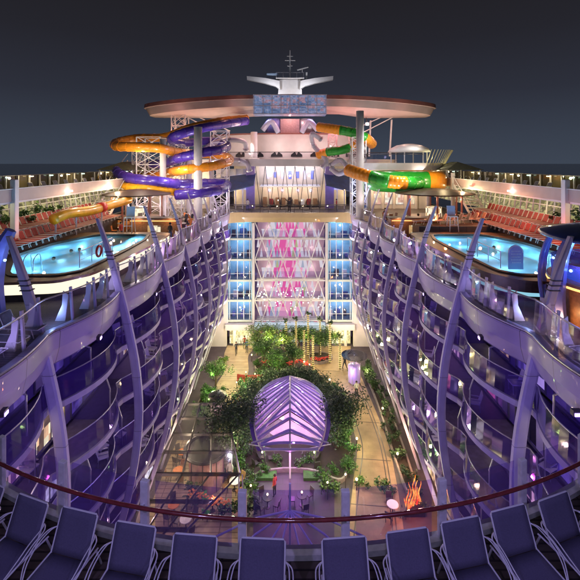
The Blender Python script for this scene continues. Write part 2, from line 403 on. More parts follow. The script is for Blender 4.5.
for p, c in ((.06, (.040, .050, .073)), (.16, (.026, .029, .043)), (.28, (.0185, .0185, .0255)), (.40, (.0150, .0140, .0172))):
    e = el.new(p); e.color = (*c, 1)
nt.links.new(rp.outputs['Color'], bg.inputs['Color']); bg.inputs['Strength'].default_value = .86
# faint moonlight
sun = bpy.data.lights.new('moon', 'SUN'); sun.energy = .04; sun.angle = math.radians(.5); sun.color = (.75, .82, 1)
so = bpy.data.objects.new('moon', sun); COL.objects.link(so); so.rotation_euler = (math.radians(35), 0, math.radians(-30))

# ------------------------------------------------------------------ setting
FLOOR = -26.0; DECK = -7.0
R = 30000
struct(MB().add([(R*math.cos(a), R*math.sin(a), -52) for a in [2*PI*i/96 for i in range(96)]], [tuple(range(96))]).build('sea', M['sea']))
struct(MB().box((0, 36, FLOOR-.1), (26, 60, .2)).build('park_ground', M['park']))

FINS = [16.4, 21.7, 28.0, 34.0, 40.0, 46.0, 51.5]
YBAYS = [10.8]+FINS+[57.0]
XF = [(10.8, 10.1), (16.4, 9.85), (21.7, 9.2), (28, 8.95), (53, 9.05), (55.5, 8.8), (57, 8.2)]
AC = 21.0; AR = 13.87      # centre and radius of the curved rail
def xf(y): return lerpt(XF, y)
def bay_t(y):
    for a, b in zip(YBAYS, YBAYS[1:]):
        if a <= y <= b: return (y-a)/(b-a), b-a
    return 0, 6
def top_edge(y):
    t, L = bay_t(y); return xf(y)-.5*math.sin(PI*t)
def low_edge(y, amp, off):
    t, L = bay_t(y); return xf(y)+off+.30-amp*max(0, math.sin(PI*t))**.75
YS = frange(11.2, 57, .45)
ARC_END = math.asin(9.95/AR)
def arcp(a, dr=0): return ((AR+dr)*math.sin(a), AC-(AR+dr)*math.cos(a))

# main deck sheets (pool deck both sides + foreground)
def deck_outline(s):
    pts = [arcp(ARC_END*i/24) for i in range(25)]
    pts = [(s*x, y) for x, y in pts]
    pts += [(s*top_edge(y), y) for y in YS if y > arcp(ARC_END)[1]+.1]
    pts += [(s*24, 57), (s*24, -4), (0, -4)]
    return pts
for s in (-1, 1):
    struct(MB().prism(deck_outline(s), DECK-.3, DECK).build('pool_deck_floor', M['deckdark'] if s > 2 else M['deck']))
struct(MB().box((0, 70, DECK-.15), (48, 26, .3)).build('forward_deck_floor', M['deck']))
# hull sides under the decks
for s in (-1, 1):
    struct(MB().box((s*24.2, 40, -29), (.4, 100, 44)).build('hull_wall', M['pinkwhite']))

# ------------------------------------------------------------------ cabin blocks
FLOORS = [-10.1, -12.95, -15.8, -18.65, -21.5]
AMPS = [1.0, 1.1, 1.05, .9, .7]; OFFS = [0, -.05, .05, .35, .95]
FINX = [(-26, 2.1), (-23.5, 1.3), (-21, .45), (-18.5, -.25), (-16, -.75), (-13.5, -.95), (-11, -.75), (-9, -.35), (-7.5, 0), (-6, .38), (-4.5, .8), (-3.0, 1.35)]
FINW = [(-26, .42), (-22, .5), (-16, .62), (-11, .68), (-7.5, .66), (-5, .5), (-3.0, .22)]
WX = 10.95
def cabin_block(s):
    side = 'left' if s < 0 else 'right'
    t = thing('cabin_block', f'tall curved cabin block with violet lit balconies along the {side} side of the park', 'building', (s*9, 34, FLOOR), absolute=True)
    # top band: a tilted fascia with a rounded nose
    A = []; prof = [(0.35, 0.0), (.02, -.02), (-.03, -.14), (.02, -.8), (.18, -1.42), (.26, -1.5), (.6, -1.5)]
    rows = []
    for dx, dz in prof: rows.append([(s*(top_edge(y)+dx), y, DECK+.04+dz) for y in YS])
    b = MB()
    for r0, r1 in zip(rows, rows[1:]): b.ribbon(r0, r1)
    b.build('deck_band', M['band'], t, smooth=True)
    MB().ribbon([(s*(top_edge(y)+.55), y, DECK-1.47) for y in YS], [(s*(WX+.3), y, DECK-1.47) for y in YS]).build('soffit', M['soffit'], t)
    MB().tube([(s*(top_edge(y)-.0), y, DECK+.05) for y in YS], .035, 5).build('edge_trim', M['alu'], t)
    for z, am, of in zip(FLOORS, AMPS, OFFS):
        e = [(s*low_edge(y, am, of), y) for y in YS]
        wx = WX+of*.6
        b = MB()
        b.ribbon([(x, y, z-.26) for x, y in e], [(x, y, z) for x, y in e])
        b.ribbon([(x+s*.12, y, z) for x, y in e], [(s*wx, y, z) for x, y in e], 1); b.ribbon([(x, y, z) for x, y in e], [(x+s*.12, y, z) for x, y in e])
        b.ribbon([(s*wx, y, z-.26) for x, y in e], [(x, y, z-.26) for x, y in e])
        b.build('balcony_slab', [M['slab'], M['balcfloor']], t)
        MB().ribbon([(x+s*.03, y, z+.06) for x, y in e], [(x+s*.10, y, z+1.05) for x, y in e]).build('balustrade_glass', M['balcglass'], t)
        MB().tube([(x+s*.10, y, z+1.08) for x, y in e], .028, 5).build('balustrade_rail', M['alu'], t)
    zl = FLOORS+[FLOOR]
    tops = [DECK-1.47]+[z-.26 for z in FLOORS]
    # cabin walls, one per floor, with windows and partitions
    for k, (z, zt) in enumerate(zip(zl, tops)):
        of = (OFFS+[1.1])[k]; wx = WX+of*.6+.15
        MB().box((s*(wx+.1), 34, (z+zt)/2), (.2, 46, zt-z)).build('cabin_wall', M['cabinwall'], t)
        if k == 5: break
        y = 11.6
        n = 0
        while y < 56:
            c = random.random()
            if y < 24: mt = M['r_violet'] if c < .52 else M['darkglass'] if c < .70 else M['r_warm'] if c < .86 else M['r_vwhite'] if c < .92 else M['r_pink']
            else: mt = M['r_violet'] if c < .16 else M['darkglass'] if c < .30 else M['r_warm'] if c < .76 else M['r_vwhite'] if c < .90 else M['r_pink']
            wd = 2.3 if y < 40 else 2.9
            fr = MB(); x0 = s*(wx-.03)
            for (yy, zz, sy, sz) in ((y+.02, (z+zt)/2, .06, zt-z-.3), (y+wd/2, (z+zt)/2, .06, zt-z-.3), (y+wd-.02, (z+zt)/2, .06, zt-z-.3), (y+wd/2, zt-.14, wd, .08), (y+wd/2, z+.1, wd, .08)):
                fr.box((x0, yy, zz), (.07, sy, sz))
            f = fr.build('window', M['winframe'], t)
            if random.random() < .45: MB().box((s*(wx-.06), y+random.choice((.3, wd-.3)), (z+zt)/2), (.05, .5, zt-z-.45)).build('curtain', M['cloth_white'], f)
            g = MB().box((s*(wx-.012), y+wd/2, (z+zt)/2), (.02, wd-.1, zt-z-.42)).build('pane', mt, f)
            y += wd+.55; n += 1
        y = 11.0+1.6*(k % 2)
        while y < 56:
            ex = low_edge(y, AMPS[k], OFFS[k])+.35
            MB().add([(s*ex, y, z), (s*wx, y, z), (s*wx, y, zt), (s*(ex+.35), y, zt), (s*ex, y, z+1.5)], [(0, 1, 2, 3, 4)]).build('partition', M['partglass'], t)
            MB().bar((s*ex, y, z), (s*(ex+.02), y, z+1.5), .05).bar((s*ex, y, z+1.5), (s*(ex+.35), y, zt), .05).build('partition_edge', M['alu'], t)
            y += 3.8 if y < 40 else 5.7
    MB().box((s*10.6, 56.9, -16.5), (3.2, .5, 19)).build('end_wall', M['pinkwhite'], t)
    for q in range(44):
        f = random.randrange(5); y = random.uniform(15, 55)
        MB().box((s*(WX+OFFS[f]*.6+.02), y, FLOORS[f]+1.9), (.10, .12, .2)).build('wall_lamp', M['em_warm'], t)
    # ground floor shop fronts
    for y in frange(13, 52, 5.6):
        mt = random.choice([M['r_warm'], M['r_warm'], M['r_vwhite'], M['darkglass'], M['r_yellow']])
        f = MB().box((s*(WX+.72), y+2, FLOOR+1.5), (.12, 4.4, 2.7)).build('shop_front', M['darksteel'], t)
        MB().box((s*(WX+.645), y+2, FLOOR+1.45), (.04, 4.1, 2.3)).build('pane', mt, f)
    # fins
    for i, y in enumerate(FINS):
        zs = frange(-26, -3.0, .7); xs = [s*(xf(y)-.10+(.42 if i == 0 else 0)+lerpt(FINX, z)) for z in zs]
        # smooth the profile
        for _ in range(2): xs = [xs[0]]+[(xs[j-1]+2*xs[j]+xs[j+1])/4 for j in range(1, len(xs)-1)]+[xs[-1]]
        vs = []
        for x, z in zip(xs, zs):
            wv = lerpt(FINW, z)*(.74, .66, .58, .50, .44, .40, .36)[i]; dp = .12 if i < 3 else .09
            for a, c in ((-1, -.7), (-.6, -1), (.6, -1), (1, -.7), (1, .7), (-1, .7)):
                vs.append((x+a*wv/2, y+c*dp, z))
        n = 6; fs = [tuple(range(n-1, -1, -1)), tuple(range((len(zs)-1)*n, len(zs)*n))]
        for a in range(len(zs)-1):
            for c in range(n): fs.append((a*n+c, a*n+(c+1) % n, (a+1)*n+(c+1) % n, (a+1)*n+c))
        fin = MB().add(vs, fs).build('fin', M['fin'], t)
        if i < 4:
            for zc_ in (-5.2, -5.0, -4.8):
                xx = s*(xf(y)-.10+(.42 if i == 0 else 0)+lerpt(FINX, zc_)); wv = lerpt(FINW, zc_)*(.74, .66, .58, .50)[i]
                MB().box((xx, y, zc_), (wv+.07, dp*2+.06, .035)).build('collar', M['darksteel'], fin)
    return t
cabin_block(-1); cabin_block(1)

# small chairs on the balconies
def chair_proto(label, mt, group):
    t = thing('balcony_chair', label, 'chair', (0, 0, -100), 0, group)
    MB().box((0, 0, .42), (.5, .5, .05)).build('seat', mt, t)
    MB().bar((0, .22, .42), (0, .38, .95), .5, .04, up=(0, 1, 0)).build('backrest', mt, t)
    b = MB()
    for x in (-.22, .22): b.bar((x, -.2, 0), (x, -.22, .42), .035); b.bar((x, .26, 0), (x, .22, .42), .035); b.bar((x, -.22, .62), (x, .27, .62), .04)
    b.build('leg_frame', M['alu'], t)
    return t
for s in (-1, 1):
    g = 'chairs on the %s balconies' % ('left' if s < 0 else 'right')
    lab = 'small white armchair on a cabin balcony of the %s block' % ('left' if s < 0 else 'right')
    first = None
    for k in range(34):
        f = random.randrange(5); y = random.uniform(13.5, 46)
        x = s*(low_edge(y, AMPS[f], OFFS[f])+.7)
        rz = random.uniform(-.6, .6)+(PI/2 if s > 0 else -PI/2)*-1
        if first is None: first = chair_proto(lab, M['white'], g); first.location = (x, y, FLOORS[f]); first.rotation_euler.z = rz
        else: dup(first, (x, y, FLOORS[f]), rz)

# ------------------------------------------------------------------ deck edge balustrades above the bands
def side_balustrade(s):
    side = 'left' if s < 0 else 'right'
    t = thing('deck_balustrade', f'glass deck balustrade with slanted white stays above the {side} cabin block', 'balustrade', (s*9, 34, DECK), absolute=True)
    ys = [y for y in YS if y > 11.6]
    IN = .30
    MB().ribbon([(s*(top_edge(y)+IN), y, DECK+.06) for y in ys], [(s*(top_edge(y)+IN+.10), y, DECK+1.3) for y in ys]).build('glass_panel', M['deckglass'], t)
    MB().tube([(s*(top_edge(y)+IN+.1), y, DECK+1.34) for y in ys], .035, 6).build('top_rail', M['alu'], t)
    y = 12.0
    while y < 56:
        x = s*(top_edge(y)+IN+.06); up = s*(top_edge(y)+IN+.16)
        p = MB().bar((x, y, DECK), (up, y, DECK+1.5), .09, .11).build('post', M['fin'], t)
        b = MB().add([(x+s*.75, y-.04, DECK), (x+s*.30, y-.04, DECK), (up+s*.06, y-.04, DECK+1.15), (up+s*.30, y-.04, DECK+1.32), (up+s*.34, y-.04, DECK+.7)], [(0, 1, 2, 3, 4)])
        b.build('stay', M['white'], p, solid=.07)
        y += 1.45
for s in (-1, 1): side_balustrade(s)

for s in (-1, 1):
    sd = 'left' if s < 0 else 'right'
    for y, cc in ((14, (.5, .4, 1)), (17.5, (.3, .45, 1)), (21, (.6, .5, 1)), (25, (1, .85, .7)), (29, (.8, .5, 1)), (33, (1, .8, .6)), (38, (1, .8, .7))):
        point((s*(top_edge(y)+.95), y, DECK+.55), 20, cc, .08)  # bare fill added to brighten the deck strip
# ------------------------------------------------------------------ foreground rail
t = thing('guard_rail', 'curved glass guard rail with dark red handrail and square pale posts', 'railing', (0, AC-AR, DECK), absolute=True)
AA = [(-ARC_END+2*ARC_END*i/80) for i in range(81)]
c3 = lambda a, dr, z: (*arcp(a, dr), z)
kb = MB()
P0 = [c3(a, .10, DECK) for a in AA]; P1 = [c3(a, .10, DECK+.10) for a in AA]; P2 = [c3(a, -.10, DECK+.10) for a in AA]; P3 = [c3(a, -.10, DECK-.32) for a in AA]
kb.ribbon(P0, P1); kb.ribbon(P1, P2); kb.ribbon(P2, P3); kb.build('kerb_beam', M['alupost'], t)
MB().tube([c3(a, .24, DECK+.84) for a in AA], .035, 10).build('handrail', M['rail'], t, smooth=True)
PA = [(-2.5+k)*.1325+.0006 for k in range(-3, 9)]
for k, a in enumerate(PA):
    a = (k-5.5)*.1325+.005
    if abs(a) > ARC_END: continue
    x, y = arcp(a, .02)
    p = MB().box((0, 0, 0), (.15, .09, 1.12)).build('post', M['alupost'], t, bevel=.012)
    p.matrix_parent_inverse = Matrix.Translation(-t.location); p.location = (x, y, DECK+.60); p.rotation_euler.z = a
    br = MB().bar((*arcp(a, .06), DECK+.74), (*arcp(a, .24), DECK+.80), .05, .04).build('rail_bracket', M['alupost'], t)
    # glass pane to the next post
    a2 = a+.1325
    q = [a+.014+(a2-a-.028)*i/6 for i in range(7)]
    if a2 < ARC_END+.02:
        MB().ribbon([c3(u, .0, DECK+.12) for u in q], [c3(u, .0, DECK+1.17) for u in q]).build('glass_pane', M['railglass'], t)

# ------------------------------------------------------------------ sun loungers
def lounger_proto(name, label, fab, frame, group, arms=True, wd=.72):
    t = thing(name, label, 'sun lounger', (0, 0, -100), 0, group)
    hw = wd/2; r = .016
    # origin on the deck below the hinge; head towards +y
    B = Vector((0, 0, .36)); T = Vector((0, .24, .93)); Ft = Vector((0, -1.35, .34))
    def quad(a, b, w, th, nm, m):
        mb = MB(); n = 7; d = (b-a); nn = Vector((0, -d.z, d.y)).normalized()
        rows = []
        for i in range(n):
            row = []
            for j in range(n):
                u = (i/(n-1)); v = j/(n-1)*2-1
                sag = -.018*math.sin(PI*u)*(1-v*v)
                p = a+d*u+Vector((v*w/2, 0, 0))+nn*sag
                row.append(p)
            rows.append(row)
        mb.add([p for row in rows for p in row], [(i*n+j, i*n+j+1, (i+1)*n+j+1, (i+1)*n+j) for i in range(n-1) for j in range(n-1)])
        return mb.build(nm, m, t, smooth=True, solid=th)
    quad(B, T, wd-.03, .012, 'backrest', fab)
    quad(Ft, B+Vector((0, -.02, 0)), wd-.03, .012, 'seat', fab)
    MB().tube([B+Vector((-hw, 0, 0)), T+Vector((-hw, 0, -.03)), T+Vector((-hw+.03, .01, 0)), T+Vector((hw-.03, .01, 0)), T+Vector((hw, 0, -.03)), B+Vector((hw, 0, 0))], r, 6).build('back_frame', frame, t, smooth=False)
    MB().tube([B+Vector((-hw, .25, -.01)), B+Vector((-hw, 0, 0)), Ft+Vector((-hw, 0, 0)), Ft+Vector((-hw+.03, -.03, 0)), Ft+Vector((hw-.03, -.03, 0)), Ft+Vector((hw, 0, 0)), B+Vector((hw, 0, 0)), B+Vector((hw, .25, -.01))], r, 6).build('seat_frame', frame, t)
    for x in (-hw, hw):
        for y0, y1 in ((.2, .34), (-1.1, -1.22)):
            MB().tube([(x, y0, .36), (x, y1, 0)], .018, 6).build('leg', frame, t)
        if arms:
            sg = 1 if x > 0 else -1
            for dx, dz in ((.02, 0), (.075, -.015)):
                MB().tube(crom([(x+sg*(.01+dx*.3), .16, .66+dz), (x+sg*(.05+dx), .05, .665+dz), (x+sg*(.07+dx), -.18, .63+dz), (x+sg*(.06+dx), -.40, .52+dz), (x+sg*(dx*.4), -.58, .36)], 5), .011, 6).build('armrest', frame, t, smooth=True)
    return t
spots = [(-3.73, 5.72), (-2.94, 5.52), (-2.09, 5.31), (-1.25, 5.15), (-.35, 5.10), (.69, 5.11), (1.57, 5.22), (2.33, 5.38), (3.08, 5.56), (3.86, 5.76)]
K = 1.217
first = None
words = ['far left', 'second from the left', 'third from the left', 'fourth from the left', 'just left of centre', 'just right of centre', 'fourth from the right', 'third from the right', 'second from the right', 'far right']
extra = [((-4.55, 6.02), 'cut off by the left edge'), ((4.66, 6.08), 'cut off by the right edge')]
for i, (x, y) in enumerate(spots):
    X, Y = x*K*1.04, y*K*1.04
    ang = math.atan2(X, AC-Y)
    lab = f'navy sling sun lounger with pale frame, {words[i]} in the front row'
    if first is None:
        proto = lounger_proto('sun_lounger', lab, M['sling'], M['frame'], 'navy sun loungers along the curved rail')
        proto.location = (X, Y-.24, DECK); proto.rotation_euler.z = ang; first = proto
    else: dup(proto, (X+random.uniform(-.02, .02), Y-.24, DECK), ang+random.uniform(-.03, .03), lab)
for (x, y), wd in extra:
    X, Y = x*K*1.04, y*K*1.04
    dup(proto, (X, Y-.24, DECK), math.atan2(X, AC-Y), f'navy sling sun lounger in the front row, {wd}')

# pool-side loungers
def row(fab, frame, label, group, x0, x1, y0, y1, z, n, s, jit=.04):
    p = None
    for i in range(n):
        u = i/(n-1); x = x0+(x1-x0)*u; y = y0+(y1-y0)*u
        rz = (PI/2 if s < 0 else -PI/2)+random.uniform(-jit, jit)
        if p is None: p = lounger_proto('pool_lounger', label, fab, frame, group, arms=False, wd=.60); p.location = (x, y, z); p.rotation_euler.z = rz
        else: dup(p, (x, y, z), rz)
for s in (-1, 1):
    sd = 'left' if s < 0 else 'right'
    for k, (x, z) in enumerate(((20.6, -5.1), (18.9, -5.75))):
        struct(MB().box((s*(x+.35 if k else x+.9), 32, (z+DECK)/2), (2.0 if k else 2.6, 24, z-DECK)).build('lounger_terrace', M['deck']))
        row(M['redfab'], M['white'], f'red sun lounger on the {["upper", "lower"][k]} terrace beside the {sd} pool', f'red loungers on the {["upper", "lower"][k]} terrace by the {sd} pool',
            s*x, s*x, 24.0+k*-.8, 41.5, z, 26, s)
    row(M['greyfab'], M['white'], f'grey sun lounger on the raised promenade above the {sd} terrace', f'grey loungers on the {sd} promenade', s*22.2, s*22.2, 29, 60, -2.6, 18, s)
row(M['brownfab'], M['white'], 'tan sun lounger in the row forward of the right pool', 'tan loungers forward of the right pool', 12.5, 19.0, 36.3, 38.0, -5.6, 9, 1)
struct(MB().box((15.6, 37.4, -6.3), (8.4, 4.2, 1.4)).build('forward_terrace', M['deck']))

for s in (-1, 1):
    sd = 'left' if s < 0 else 'right'; p0_ = None
    for k, (x, y) in enumerate([(11.6, 13.0), (11.5, 14.1), (11.4, 15.2), (11.4, 16.3), (14.0, 13.6), (13.9, 14.8), (13.8, 16.0), (16.3, 14.5), (16.2, 15.8)] if s < 0 else [(11.7, 12.4), (11.6, 13.4), (11.5, 14.4), (14.0, 12.8), (14.0, 13.9)]):
        if p0_ is None: p0_ = lounger_proto('deck_lounger', f'pale sun lounger on the {sd} deck strip between the pool and the balustrade', M['greyfab'], M['white'], f'pale loungers on the {sd} deck strip', arms=False, wd=.62); p0_.location = (s*x, y, DECK); p0_.rotation_euler.z = s*-.5*PI
        else: dup(p0_, (s*x, y, DECK), -s*.5*PI+random.uniform(-.15, .15))
    for x, y in ((12.6, 14.6), (15.2, 16.6)): point((s*x, y, DECK+2.3), 30, (.30, .40, 1), .1)
# ------------------------------------------------------------------ pools
def pool(s):
    sd = 'left' if s < 0 else 'right'
    t = thing('swimming_pool', f'raised {"white" if s < 0 else "dark"} sided swimming pool of bright blue water on the {sd} deck', 'swimming pool', (s*14.5, 27, DECK), absolute=True)
    poly = [(11.6, 22.4), (12.4, 21.5), (15.0, 21.4), (17.8, 26), (17.6, 30), (16.0, 33.4), (11.9, 33.4), (11.4, 31)]
    plat = [(10.75, 21.9), (11.9, 20.4), (14.9, 20.0), (18.7, 24.6), (18.5, 34.4), (10.2, 34.6), (10.15, 29)]
    poly = [(s*x, y) for x, y in rounded([Vector(p) for p in poly])]
    plat = [(s*x, y) for x, y in rounded([Vector(p) for p in plat])]
    Zt = -6.0
    # platform top with hole: bridge outer loop resampled to the inner one
    k = len(poly)
    def resample(lp, n, start):
        L = [0]; m = len(lp)
        for i in range(m): L.append(L[-1]+(Vector(lp[(i+1) % m])-Vector(lp[i])).length)
        out = []
        for j in range(n):
            d = (j/n)*L[-1]
            for i in range(m):
                if L[i] <= d <= L[i+1]:
                    u = (d-L[i])/(L[i+1]-L[i]+1e-9); out.append(Vector(lp[i]).lerp(Vector(lp[(i+1) % m]), u)); break
        return out
    n = 110; c = Vector((s*14.5, 27))
    ir, orr = [], []
    def ray(lp, a):
        d = Vector((math.cos(a), math.sin(a)*1.6)).normalized(); best = None
        for i in range(len(lp)):
            p, q = Vector(lp[i])-c, Vector(lp[(i+1) % len(lp)])-c; e = q-p
            den = d.x*e.y-d.y*e.x
            if abs(den) < 1e-9: continue
            tt = (p.x*e.y-p.y*e.x)/den; uu = (p.x*d.y-p.y*d.x)/den
            if tt > 0 and 0 <= uu <= 1: best = tt if best is None else max(best, tt)
        return c+d*best
    for j in range(n): ir.append(ray(poly, 2*PI*j/n)); orr.append(ray(plat, 2*PI*j/n))
    cop = [a+(b-a).normalized()*.35 for a, b in zip(ir, orr)]
    MB().ring(cop, Zt, orr, Zt).build('platform_top', M['wood'], t)
    b = MB(); b.ring(ir, Zt+.06, cop, Zt+.06); b.ring(cop, Zt+.06, cop, Zt); b.ring(ir, Zt-.3, ir, Zt+.06); b.build('coping', M['darkwood'], t)
    lip = [o+(o-i).normalized()*.08 for o, i in zip(orr, ir)]
    b = MB(); b.ring(orr, Zt, lip, Zt+.02); b.ring(lip, Zt+.02, lip, Zt-.12); b.build('platform_edge', M['wood'] if s < 0 else M['darkwood'], t)
    o2 = [o-(o-i).normalized()*.02 for o, i in zip(orr, ir)]
    if s < 0:
        MB().ring(o2, Zt-.14, o2, Zt-.66).build('lit_skirt', M['em_white'], t)
        MB().ring(o2, Zt-.66, o2, DECK).build('plinth', M['darkwood'], t)
    else:
        MB().ring(o2, Zt-.14, o2, Zt-.62).build('timber_skirt', M['darkwood'], t)
        MB().ring(o2, Zt-.62, o2, Zt-.80).build('lit_strip', M['em_cyan'], t)
        MB().ring(o2, Zt-.80, o2, DECK).build('plinth', M['darkwood'], t)
    b = MB(); b.ring(ir, Zt-1.5, ir, Zt-.28); b.add([(p.x, p.y, Zt-1.5) for p in ir], [tuple(range(n))]); b.build('basin', M['tile'], t)
    MB().add([(p.x, p.y, Zt-.10) for p in ir], [tuple(range(n))]).build('water', M['water'], t)
    for yy in (23, 26, 29, 32):
        for xx in (12.6, 16.6):
            if yy == 23 and xx > 16: xx = 15
            point((s*xx, yy, Zt-.75), 250 if yy in (26, 32) else 190, (.36, .74, 1), .3)
    # ladder
    for yy in (22.6,):
        b = MB()
        for dx in (0, .55):
            b.tube(crom([(s*(14.2+dx), yy+.3, Zt-1), (s*(14.2+dx), yy+.2, Zt+.6), (s*(14.2+dx), yy-.1, Zt+.85), (s*(14.2+dx), yy-.45, Zt+.6), (s*(14.2+dx), yy-.5, Zt)], 4), .03, 6)
        b.bar((s*14.2, yy+.3, Zt-.3), (s*14.75, yy+.3, Zt-.3), .06, .04); b.build('ladder', M['alu'], t)
    # rail
    b = MB(); y0, y1 = (22.6, 26.8)
    for yy in frange(y0, y1, 1.4): b.tube([(s*11.9, yy, Zt+.05), (s*11.9, yy, Zt+1.0)], .028, 6)
    b.tube([(s*11.9, y0, Zt+1.0), (s*11.9, y1, Zt+1.0)], .03, 6); b.tube([(s*11.9, y0, Zt+.5), (s*11.9, y1, Zt+.5)], .015, 5)
    b.build('handrail', M['alu'], t)
    if s < 0:
        # pale walkway in the water
        MB().box((-13.6, 31.2, Zt-.5), (1.5, 4.2, .6)).build('steps', M['white'], t)
    return t
pool(-1); pool(1)
r = MB(); r.tube([(.32*math.cos(a), 0, .32*math.sin(a)) for a in [2*PI*i/20 for i in range(20)]], .07, 8, closed=True)
o = r.build('life_ring', M['red'], smooth=True); o.location = (-11.75, 24.6, -5.42); o.rotation_euler = (0, 0, PI/2); tag(o, 'red life ring hung on the handrail of the left pool', 'life ring')
# arch board at the right pool
t = thing('arch_board', 'lilac arched notice board standing at the near edge of the right pool', 'sign', (12.75, 22.6, -6.0), 0)
MB().add([(-.42, 0, 0), (.42, 0, 0), (.42, 0, .95)]+[(.42*math.cos(a), 0, .95+.42*math.sin(a)) for a in [PI*i/10 for i in range(1, 10)]]+[(-.42, 0, .95)], [tuple(range(13))]).build('board', mat('lilac board', (.42, .42, .62), .5), t, solid=.06)
b = MB()
for k, wdt in enumerate((.5, .56, .5, .56, .44)):
    x = -wdt/2
    while x < wdt/2: b.box((x+.03, -.04, 1.02-k*.16), (.045, .01, .08)); x += .085
b.build('lettering', M['white'], t)
MB().tube([(.40*math.cos(a), -.02, .93+.40*math.sin(a)) for a in [PI*i/12 for i in range(13)]], .03, 6).build('arch_trim', M['white'], t)

# hot tub and its navy canopy (right), sibling canopy at the left frame edge
def hot_tub(s):
    sd = 'left' if s < 0 else 'right'
    c = (s*14.4, 17.4)
    t = thing('hot_tub', f'raised round hot tub with amber lit timber side and blue water beside the {sd} pool', 'hot tub', (*c, DECK), 0)
    MB().lathe((0, 0, 0), [(2.3, 0), (2.5, .15), (2.6, 1.75), (2.75, 1.8), (2.75, 1.92), (2.2, 1.93), (2.2, 1.6)], 36).build('tub_wall', M['wood'], t, smooth=False)
    MB().tube([(2.72*math.cos(a), 2.72*math.sin(a), 1.74) for a in [2*PI*i/48 for i in range(48)]], .05, 6, closed=True).build('light_strip', M['em_amber'], t)
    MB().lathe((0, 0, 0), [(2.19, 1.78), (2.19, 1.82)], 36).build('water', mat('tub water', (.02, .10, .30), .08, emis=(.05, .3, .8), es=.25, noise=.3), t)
    b = MB(); pts = [(2.55*math.cos(a), 2.55*math.sin(a), 1.92) for a in [2*PI*i/40 for i in range(40)]]
    b.ribbon([p for p in pts]+[pts[0]], [(p[0]*1.02, p[1]*1.02, 2.7) for p in pts]+[(pts[0][0]*1.02, pts[0][1]*1.02, 2.7)]); b.build('windscreen', M['balcglass'], t)
    point((c[0], c[1], DECK+2.9), 120, (.2, .5, 1), .15)
    point((c[0]-s*3.1, c[1]-.6, DECK+.5), 40, (1, .5, .18), .1); point((c[0]-s*2.2, c[1]-2.6, DECK+.5), 30, (1, .5, .18), .1)
    q = thing('tub_canopy', f'navy disc canopy on curved blue posts over the {sd} hot tub', 'canopy', (*c, DECK), 0)
    MB().lathe((0, 0, 0), [(.05, 4.35), (1.6, 4.22), (3.0, 3.92), (3.1, 3.80), (3.0, 3.72), (1.4, 3.82), (.05, 3.85)], 36).build('disc', M['navy'], q, smooth=True)
    for k, (ax, ay) in enumerate(((-s*2.75, -.3), (-s*1.9, 2.2), (s*1.2, 2.8), (s*2.6, -1.4), (-s*1.4, 2.7))):
        pr = crom([(ax*1.02, ay*1.02, 0), (ax*1.08, ay*1.08, 1.5), (ax*1.0, ay*1.0, 3.0), (ax*.82, ay*.82, 3.95)], 6)
        MB().tube(pr, [.30-.2*abs(i/18-.4) for i in range(len(pr))] if k == 0 else [.10]*len(pr), 6).build('post', M['bluepost'], q)
        p_ = MB().sphere((ax*.93, ay*.93-.25, 2.45), .06, 8).build('blue_lamp', M['em_blue'], q)
    point((c[0]-s*2.2, c[1]-.8, DECK+2.7), 45, (.25, .4, 1), .08); point((c[0], c[1]-.5, DECK+3.3), 70, (.2, .35, 1), .1)
hot_tub(1)
t = thing('blue_post', 'broad blue painted post cut by the left picture edge near the left pool', 'post', (-13.3, 18.3, DECK), absolute=True)
P = crom([(-13.3, 18.3, DECK), (-13.5, 18.3, DECK+1.6), (-13.3, 18.4, DECK+3.0), (-12.9, 18.5, DECK+3.9)], 6)
MB().tube(P, [.36-.22*abs(i/18-.4) for i in range(len(P))], 6).build('shaft', M['bluepost'], t)
MB().sphere((-12.9, 18.1, DECK+2.6), .06, 8).build('blue_lamp', M['em_blue'], t)
point((-12.6, 17.5, DECK+2.7), 30, (.25, .4, 1), .08)

